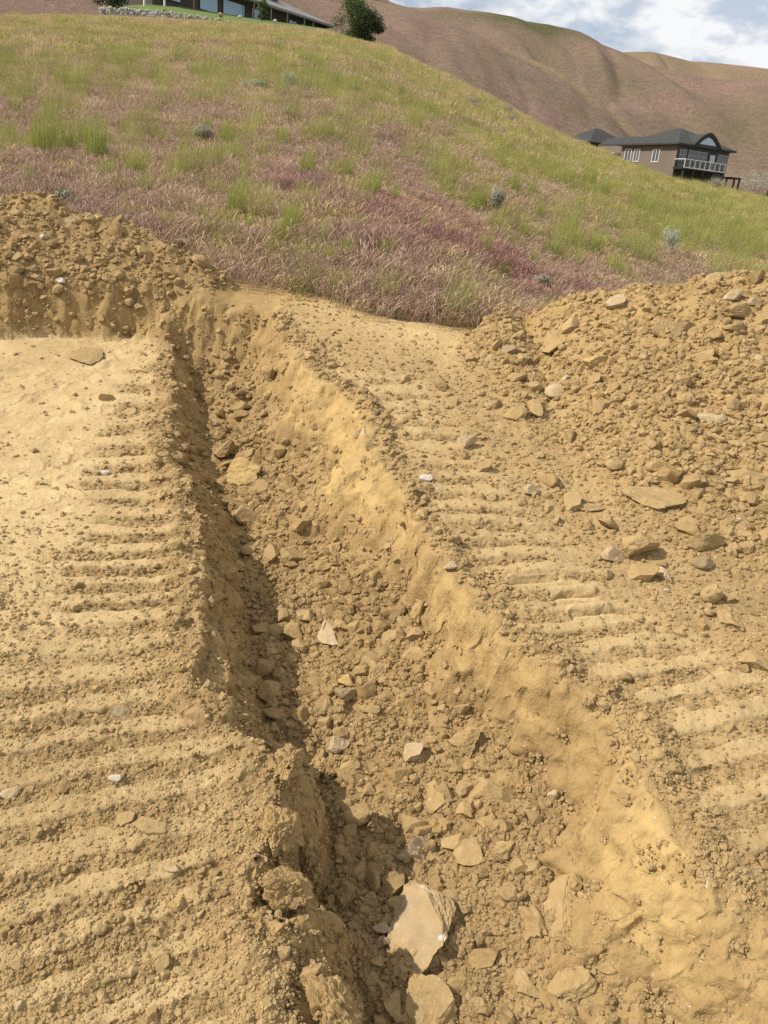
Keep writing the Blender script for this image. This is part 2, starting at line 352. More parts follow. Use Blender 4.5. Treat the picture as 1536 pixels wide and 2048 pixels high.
    # smooth crust: shallow scuffs and boot-sized dents
    f1, f2, rv = worley(x * 3.2 + 1.3 * fbm2(x * 3, y * 3, 2, 93), y * 4.6 + 0.5, 19)
    scuff = np.where(rv > .55, -0.016 * np.exp(-(f1 / .26) ** 2), 0) + 0.010 * (np.abs(f2 - f1) < 0.06) * (rv > .4)
    d += left * (1 - 0.85 * ml) * (0.010 * fbm2(x * 6, y * 9, 4, 91) + 0.007 * np.abs(fbm2(x * 14, y * 24, 3, 95)) + scuff)
    # scraped right wall: strata shelves and bucket-tooth grooves running down and along
    gq = fbm2(x * 5 + y * 3, y * 2.0 - x * 1.0, 4, 101)
    d += wall_r * (0.018 * gq + 0.012 * np.abs(fbm2(x * 9, y * 9, 3, 105)) + 0.013 * fbm2(x * 26, y * 26, 3, 106) - 0.010 * np.clip(fbm2(x * 6 + y * 3, y * 12, 3, 107) - .1, 0, 1))
    d += wall_l * (0.045 + 0.09 * (1 - sstep(2.3, 2.8, y))) * fbm2(x * 3.6, y * 4.6, 4, 111) + bank * 0.09 * fbm2(x * 3.5, y * 5, 4, 113)
    f1, f2, rv = worley(x * 6 + 0.7, y * 4.2, 13)
    d += (wall_l * 0.05 + bank * 0.035) * (np.clip((f2 - f1) * 2.2, 0, 1) - 0.6) * (0.5 + rv)
    res['z'] = z + d * (1 - 0.85 * prt)
    return res

def H(x, y): return fields(x, y, detail=False)['z']

# ------------------------------------------------------------------ materials
def new_mat(name):
    m = bpy.data.materials.new(name); m.use_nodes = True
    nt = m.node_tree; b = nt.nodes['Principled BSDF']; b.inputs['Roughness'].default_value = 0.95
    b.inputs['Specular IOR Level'].default_value = 0.12
    return m, nt, b
class NB:
    def __init__(s, nt): s.nt = nt
    def n(s, t, **kw):
        o = s.nt.nodes.new(t)
        for k, v in kw.items(): setattr(o, k, v)
        return o
    def l(s, a, b): s.nt.links.new(a, b)
    def pos(s): return s.n('ShaderNodeNewGeometry').outputs['Position']
    def obj(s): return s.n('ShaderNodeTexCoord').outputs['Object']
    def noise(s, vec, scale, detail=4, rough=0.55, dist=0.0, stretch=None):
        if stretch:
            mp = s.n('ShaderNodeMapping'); mp.inputs['Scale'].default_value = stretch; s.l(vec, mp.inputs[0]); vec = mp.outputs[0]
        o = s.n('ShaderNodeTexNoise'); o.inputs['Scale'].default_value = scale; o.inputs['Detail'].default_value = detail
        o.inputs['Roughness'].default_value = rough; o.inputs['Distortion'].default_value = dist; s.l(vec, o.inputs['Vector']); return o.outputs[0]
    def ramp(s, fac, *stops):
        o = s.n('ShaderNodeValToRGB'); e = o.color_ramp.elements
        while len(e) < len(stops): e.new(0.5)
        for k, (p, c) in enumerate(stops):
            e[k].position = p; e[k].color = (c, c, c, 1) if isinstance(c, (int, float)) else (*c, 1)
        s.l(fac, o.inputs[0]); return o.outputs[0]
    def mix(s, fac, a, b, mode='MIX'):
        o = s.n('ShaderNodeMix', data_type='RGBA', blend_type=mode)
        for v, i in ((fac, 0), (a, 6), (b, 7)):
            if isinstance(v, (int, float)): o.inputs[i].default_value = v
            elif isinstance(v, tuple): o.inputs[i].default_value = (*v, 1)
            else: s.l(v, o.inputs[i])
        return o.outputs[2]
    def math(s, op, a, b=0.0):
        o = s.n('ShaderNodeMath', operation=op)
        for v, i in ((a, 0), (b, 1)):
            if isinstance(v, (int, float)): o.inputs[i].default_value = v
            else: s.l(v, o.inputs[i])
        return o.outputs[0]
    def bump(s, h, strength, dist, bsdf, prev=None):
        o = s.n('ShaderNodeBump'); o.inputs['Strength'].default_value = strength; o.inputs['Distance'].default_value = dist
        s.l(h, o.inputs['Height'])
        if prev is not None: s.l(prev, o.inputs['Normal'])
        if bsdf is not None: s.l(o.outputs[0], bsdf.inputs['Normal'])
        return o.outputs[0]

C_DAMP = (0.221, 0.141, 0.058); C_SOIL = (0.340, 0.224, 0.093); C_DRY = (0.474, 0.336, 0.158); C_YEL = (0.577, 0.401, 0.163)
def dirt_colour(nb, vec):
    n1 = nb.noise(vec, 2.2, 6, 0.6); n2 = nb.noise(vec, 16, 5, 0.6); n3 = nb.noise(vec, 95, 3, 0.6)
    c = nb.mix(nb.ramp(n1, (0.3, 0.0), (0.7, 1.0)), C_DAMP, C_SOIL)
    c = nb.mix(nb.math('MULTIPLY', nb.ramp(n2, (0.42, 0.0), (0.72, 1.0)), 0.5), c, C_DRY)
    c = nb.mix(nb.math('MULTIPLY', nb.ramp(n3, (0.60, 0.0), (0.74, 1.0)), 0.35), c, (0.567, 0.440, 0.273))
    return c, n1, n2, n3

m_dirt, nt, b = new_mat('soil'); nb = NB(nt); P = nb.pos()
c, n1, n2, n3 = dirt_colour(nb, P)
att = nb.n('ShaderNodeAttribute', attribute_name='soil'); sep = nb.n('ShaderNodeSeparateColor'); nb.l(att.outputs['Color'], sep.inputs[0])
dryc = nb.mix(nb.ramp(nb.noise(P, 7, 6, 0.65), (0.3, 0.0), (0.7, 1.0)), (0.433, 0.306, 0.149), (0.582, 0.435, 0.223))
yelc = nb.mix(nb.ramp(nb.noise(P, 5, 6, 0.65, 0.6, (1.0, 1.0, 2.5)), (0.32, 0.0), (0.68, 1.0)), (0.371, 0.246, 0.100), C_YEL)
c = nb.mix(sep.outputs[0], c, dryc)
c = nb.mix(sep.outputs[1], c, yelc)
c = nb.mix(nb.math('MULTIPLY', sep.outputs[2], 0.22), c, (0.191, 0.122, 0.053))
wht = nb.ramp(nb.noise(P, 60, 2, 0.5), (0.715, 0.0), (0.74, 1.0))
c = nb.mix(nb.math('MULTIPLY', wht, 0.45), c, (0.742, 0.675, 0.567))
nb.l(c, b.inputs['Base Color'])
fine = nb.noise(P, 170, 4, 0.65); mid = nb.noise(P, 45, 5, 0.6)
k = nb.bump(mid, 0.75, 0.012, None); nb.bump(fine, 0.55, 0.004, b, k)

m_clod, nt, b = new_mat('clod_soil'); nb = NB(nt); P = nb.pos()
c, n1, n2, n3 = dirt_colour(nb, P)
oi = nb.n('ShaderNodeObjectInfo')
ia = nb.n('ShaderNodeAttribute', attribute_name='tone', attribute_type='INSTANCER')
c = nb.mix(nb.math('MULTIPLY', ia.outputs['Fac'], 0.8), c, (0.453, 0.322, 0.152))
da = nb.n('ShaderNodeAttribute', attribute_name='damp', attribute_type='INSTANCER')
c = nb.mix(nb.math('MULTIPLY', da.outputs['Fac'], 0.55), c, (0.170, 0.108, 0.047))
rr = nb.math('MULTIPLY', oi.outputs['Random'], 0.25)
c = nb.mix(rr, c, (0.391, 0.277, 0.147))
nb.l(c, b.inputs['Base Color'])
k = nb.bump(nb.noise(P, 50, 5, 0.62), 0.8, 0.012, None); nb.bump(nb.noise(P, 190, 3, 0.6), 0.5, 0.004, b, k)

def rock_mat(name, base, light, dust, vein=0.0):
    m, nt, b = new_mat(name); nb = NB(nt); P = nb.pos(); O = nb.obj()
    n1 = nb.noise(O, 3.2, 6, 0.62, 0.4); n2 = nb.noise(P, 40, 5, 0.6)
    c = nb.mix(nb.ramp(n1, (0.32, 0.0), (0.68, 1.0)), base, light)
    oi = nb.n('ShaderNodeObjectInfo')
    c = nb.mix(nb.math('MULTIPLY', oi.outputs['Random'], 0.30), c, tuple(v * 0.7 for v in base))
    dn = nb.ramp(nb.noise(P, 12, 5, 0.6), (0.38, 0.0), (0.62, 1.0))
    c = nb.mix(nb.math('MULTIPLY', dn, dust), c, (0.366, 0.246, 0.107))
    sp = nb.ramp(n2, (0.62, 0.0), (0.72, 1.0)); c = nb.mix(nb.math('MULTIPLY', sp, 0.35), c, (0.680, 0.563, 0.399))
    if vein: c = nb.mix(nb.math('MULTIPLY', nb.ramp(nb.noise(O, 2.1, 5, 0.6, 0.8), (0.57, 0.0), (0.64, 1.0)), vein), c, (0.721, 0.686, 0.630))
    nb.l(c, b.inputs['Base Color'])
    k = nb.bump(nb.noise(P, 30, 6, 0.62), 0.7, 0.014, None); nb.bump(nb.noise(P, 150, 4, 0.6), 0.5, 0.004, b, k)
    return m
m_rock = rock_mat('tan_rock', (0.288, 0.198, 0.090), (0.433, 0.308, 0.147), 0.75)
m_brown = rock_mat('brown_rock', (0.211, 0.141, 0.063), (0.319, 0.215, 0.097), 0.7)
m_pale = rock_mat('pale_rock', (0.381, 0.286, 0.168), (0.515, 0.399, 0.247), 0.55, 0.25)
m_yellow = rock_mat('yellow_rock', (0.433, 0.297, 0.121), (0.515, 0.364, 0.158), 0.5)
m_crust = rock_mat('crusted_rock', (0.340, 0.246, 0.137), (0.464, 0.348, 0.200), 0.6, 0.55)
m_grey = rock_mat('grey_rock', (0.242, 0.179, 0.103), (0.340, 0.255, 0.155), 0.45)
m_white = rock_mat('white_rock', (0.536, 0.471, 0.378), (0.680, 0.614, 0.514), 0.35)
m_clodobj = rock_mat('lump_of_soil', (0.258, 0.170, 0.072), (0.366, 0.246, 0.107), 0.8)
RM = dict(tan=m_rock, brown=m_brown, pale=m_pale, yellow=m_yellow, crust=m_crust, grey=m_grey, white=m_white, clod=m_clodobj)

def plain(name, col, rough=0.8, var=0.15, scale=3.0, spec=0.2, metallic=0.0):
    m, nt, b = new_mat(name); nb = NB(nt)
    n = nb.noise(nb.obj(), scale, 5, 0.6)
    c = nb.mix(nb.ramp(n, (0.3, 0.0), (0.7, 1.0)), tuple(v * (1 - var) for v in col), tuple(min(1, v * (1 + var)) for v in col))
    nb.l(c, b.inputs['Base Color']); b.inputs['Roughness'].default_value = rough; b.inputs['Specular IOR Level'].default_value = spec
    b.inputs['Metallic'].default_value = metallic
    return m

# ------------------------------------------------------------------ object helpers
def link(o, parent=None):
    COL.objects.link(o)
    if parent is not None: o.parent = parent
    return o
def mesh_obj(name, verts, faces, mat, parent=None, smooth=False):
    me = bpy.data.meshes.new(name); me.from_pydata([tuple(v) for v in verts], [], [tuple(f) for f in faces]); me.update()
    if smooth: me.shade_smooth()
    if mat: me.materials.append(mat)
    return link(bpy.data.objects.new(name, me), parent)
def grid_obj(name, P3, mat, smooth=True):
    ny, nx, _ = P3.shape
    me = bpy.data.meshes.new(name)
    idx = np.arange(ny * nx).reshape(ny, nx)
    q = np.stack([idx[:-1, :-1], idx[:-1, 1:], idx[1:, 1:], idx[1:, :-1]], -1).reshape(-1, 4)
    me.vertices.add(ny * nx); me.vertices.foreach_set('co', P3.reshape(-1).astype(np.float32))
    me.loops.add(q.size); me.loops.foreach_set('vertex_index', q.reshape(-1).astype(np.int32))
    me.polygons.add(len(q)); me.polygons.foreach_set('loop_start', np.arange(0, q.size, 4, dtype=np.int32))
    me.polygons.foreach_set('loop_total', np.full(len(q), 4, dtype=np.int32))
    me.update(calc_edges=True)
    if smooth: me.polygons.foreach_set('use_smooth', np.ones(len(q), bool))
    me.materials.append(mat)
    return link(bpy.data.objects.new(name, me))
def vcol(o, name, rgb):
    a = o.data.attributes.new(name, 'FLOAT_COLOR', 'POINT')
    d = np.ones((len(rgb), 4), np.float32); d[:, :3] = rgb; a.data.foreach_set('color', d.reshape(-1))
def thing(name, label, cat, loc=(0, 0, 0), rot=(0, 0, 0), group=None):
    o = bpy.data.objects.new(name, None); o.empty_display_size = 0.2; COL.objects.link(o)
    o.location = loc; o.rotation_euler = rot; tag(o, label, cat, group); return o
def tag(o, label, cat, group=None):
    o['label'] = label; o['category'] = cat
    if group: o['group'] = group
    return o
class MB:
    """collects boxes and prisms for ONE mesh"""
    def __init__(s): s.v = []; s.f = []
    def add(s, vs, fs):
        k = len(s.v); s.v += [tuple(v) for v in vs]; s.f += [tuple(i + k for i in f) for f in fs]; return s
    def box(s, x0, x1, y0, y1, z0, z1):
        return s.add([(x0, y0, z0), (x1, y0, z0), (x1, y1, z0), (x0, y1, z0), (x0, y0, z1), (x1, y0, z1), (x1, y1, z1), (x0, y1, z1)],
                     [(0, 3, 2, 1), (4, 5, 6, 7), (0, 1, 5, 4), (1, 2, 6, 5), (2, 3, 7, 6), (3, 0, 4, 7)])
    def tube(s, pts, radii, n=6):
        pts = [Vector(p) for p in pts]; base = len(s.v)
        for i, p in enumerate(pts):
            d = (pts[min(i + 1, len(pts) - 1)] - pts[max(i - 1, 0)]).normalized()
            a = d.orthogonal().normalized(); b2 = d.cross(a)
            for k in range(n):
                t = 2 * math.pi * k / n; s.v.append(tuple(p + (a * math.cos(t) + b2 * math.sin(t)) * radii[i]))
        for i in range(len(pts) - 1):
            for k in range(n):
                s.f.append((base + i * n + k, base + i * n + (k + 1) % n, base + (i + 1) * n + (k + 1) % n, base + (i + 1) * n + k))
        s.f.append(tuple(base + k for k in range(n))[::-1]); s.f.append(tuple(base + (len(pts) - 1) * n + k for k in range(n)))
        return s
    def build(s, name, mat, parent=None, smooth=False): return mesh_obj(name, s.v, s.f, mat, parent, smooth)

# ------------------------------------------------------------------ dirt ground
NU, NV = 850, 960
us = np.linspace(-0.74, 0.74, NU)
vv = np.linspace(0, 1, NV)
y_end = 9.6
ys = 0.85 * (y_end / 0.85) ** vv
YY, UU = np.meshgrid(ys, us, indexing='ij')
XX = UU * (YY * 0.90 + 2.0)
fd = fields(XX, YY)
ZZ = fd['z'].copy()
edge = dirt_edge(XX) + 0.10 * fbm2(XX * 2.5, YY * 2.5, 4, 201)
ZZ -= 0.10 * sstep(0.0, 0.28, YY - edge) + 0.25 * sstep(0.3, 0.9, YY - edge)
# horizontal shove on steep faces so banks overhang in places
gy, gx = np.gradient(ZZ)
steep = np.clip(np.hypot(gx / np.gradient(XX, axis=1), gy / np.gradient(YY, axis=0)) - 0.7, 0, 1)
q3 = lambda f, g, sd: sum(perlin3(XX * f * 2 ** k, YY * f * 2 ** k, ZZ * g * 2 ** k, sd + k) * 0.55 ** k for k in range(3))
wm = np.clip(steep + 0.8 * fd['wr'] + 0.6 * fd['wl'] + 0.5 * fd['bank'], 0, 1)
bil = lambda f, sd: 0.35 - np.abs(perlin3(XX * f, YY * f, ZZ * f * 1.3, sd)) * 1.6
XX2 = XX - wm * (0.038 * bil(5.0, 211) + 0.022 * bil(11.0, 212) + 0.016 * q3(20, 24, 213))
YY2 = YY - wm * (0.030 * bil(5.5, 221) + 0.020 * bil(12.0, 222) + 0.014 * q3(20, 24, 223))
ZZ += fd['wr'] * (0.028 * bil(7.0, 231) + 0.016 * bil(16.0, 233))
ground = grid_obj('dirt_ground', np.stack([XX2, YY2, ZZ], -1), m_dirt)
ground['kind'] = 'structure'
n_big = fbm2(XX * 1.3, YY * 1.3, 4, 231)
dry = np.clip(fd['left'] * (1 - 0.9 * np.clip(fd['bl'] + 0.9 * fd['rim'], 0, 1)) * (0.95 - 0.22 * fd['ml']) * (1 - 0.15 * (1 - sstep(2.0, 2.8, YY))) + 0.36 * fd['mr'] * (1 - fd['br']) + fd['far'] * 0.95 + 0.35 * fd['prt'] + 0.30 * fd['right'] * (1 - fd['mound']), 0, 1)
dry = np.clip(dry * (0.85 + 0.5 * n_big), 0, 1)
yel = np.clip(np.maximum(fd['wr'], 0.75 * fd['rimr'] * (1 - fd['br'])) * (0.80 + 0.9 * n_big) * (1 - 0.7 * fd['crumb']) + 0.25 * fd['bank'] + 0.30 * fd['mound'] + 0.35 * fd['far'] + 0.2 * fd['wl'] + 0.45 * sstep(6.2, 7.0, YY) * (1 - fd['pile']) * (1 - fd['left']), 0, 1)
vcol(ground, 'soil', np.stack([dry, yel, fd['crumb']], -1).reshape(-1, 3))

# ------------------------------------------------------------------ rocks
def rock_mesh(seed, sub=3, cuts=9, depth=(0.52, 0.82), rough=0.06, name='rock_shape'):
    r = np.random.default_rng(seed)
    bm = bmesh.new(); bmesh.ops.create_icosphere(bm, subdivisions=sub, radius=1.0)
    v = np.array([q.co[:] for q in bm.verts])
    for _ in range(cuts):
        n = r.normal(size=3); n /= np.linalg.norm(n); d = r.uniform(*depth)
        k = v @ n - d; v = v - np.where(k > 0, k, 0)[:, None] * n * 0.97
    s = r.uniform(0, 50, 3)
    nv = v / np.linalg.norm(v, axis=1)[:, None]
    f = sum(perlin3(v[:, 0] * q + s[0], v[:, 1] * q + s[1], v[:, 2] * q + s[2], seed + j) * a for j, (q, a) in enumerate([(1.6, rough * 1.5), (4.0, rough * 1.0), (9.0, rough * 0.6), (19.0, rough * 0.45)]))
    v = v + nv * f[:, None]
    lo, hi = v.min(0), v.max(0); v = (v - (lo + hi) / 2) / (hi - lo)
    for q, co in zip(bm.verts, v): q.co = co
    me = bpy.data.meshes.new(name); bm.to_mesh(me); bm.free(); me.shade_smooth(); me.set_sharp_from_angle(angle=math.radians(24))
    return me
ANG = [rock_mesh(100 + k, 3, 9, (0.30, 0.72), 0.06, 'angular_rock_shape') for k in range(10)]
RND = [rock_mesh(200 + k, 3, 4, (0.7, 0.9), 0.07, 'rounded_rock_shape') for k in range(5)]
CLD = [rock_mesh(300 + k, 3, 7, (0.45, 0.85), 0.24, 'lumpy_clod_shape') for k in range(8)]

def ground_normal(x, y, e=0.05):
    zx = (H(x + e, y) - H(x - e, y)) / (2 * e); zy = (H(x, y + e) - H(x, y - e)) / (2 * e)
    n = np.stack([-zx, -zy, np.ones_like(zx)], -1); return n / np.linalg.norm(n, axis=-1)[..., None]

ROCK_SHAPES = {}
def add_rock(name, p, nrm, size, spin, shape, mat, sink, seed):
    """size = (across, along the ground away from the viewer, thickness)"""
    if shape == 'big_angular': me = rock_mesh(seed, 5, 11, (0.30, 0.72), 0.085)
    elif shape == 'big_slab': me = rock_mesh(seed, 5, 11, (0.30, 0.80), 0.085)
    elif shape == 'big_clod': me = rock_mesh(seed, 5, 8, (0.45, 0.85), 0.24)
    else:
        lst = dict(angular=ANG, round=RND, clod=CLD)[shape]; src = lst[seed % len(lst)]
        key = (src.name, mat.name)
        if key not in ROCK_SHAPES:
            c = src.copy(); c.materials.clear(); c.materials.append(mat); ROCK_SHAPES[key] = c
        me = ROCK_SHAPES[key]
    if not me.materials: me.materials.append(mat)
    o = bpy.data.objects.new(name, me); COL.objects.link(o)
    n = Vector(nrm); xax = Vector((1, 0, 0)); xax = (xax - n * xax.dot(n)).normalized(); yax = n.cross(xax)
    R = Matrix((xax, yax, n)).transposed() @ Matrix.Rotation(math.radians(spin), 3, 'Z')
    Mx = R.to_4x4() @ Matrix.Diagonal((*size, 1))
    Mx.translation = Vector(p) + n * size[2] * (0.5 - sink)
    o.matrix_world = Mx
    return o

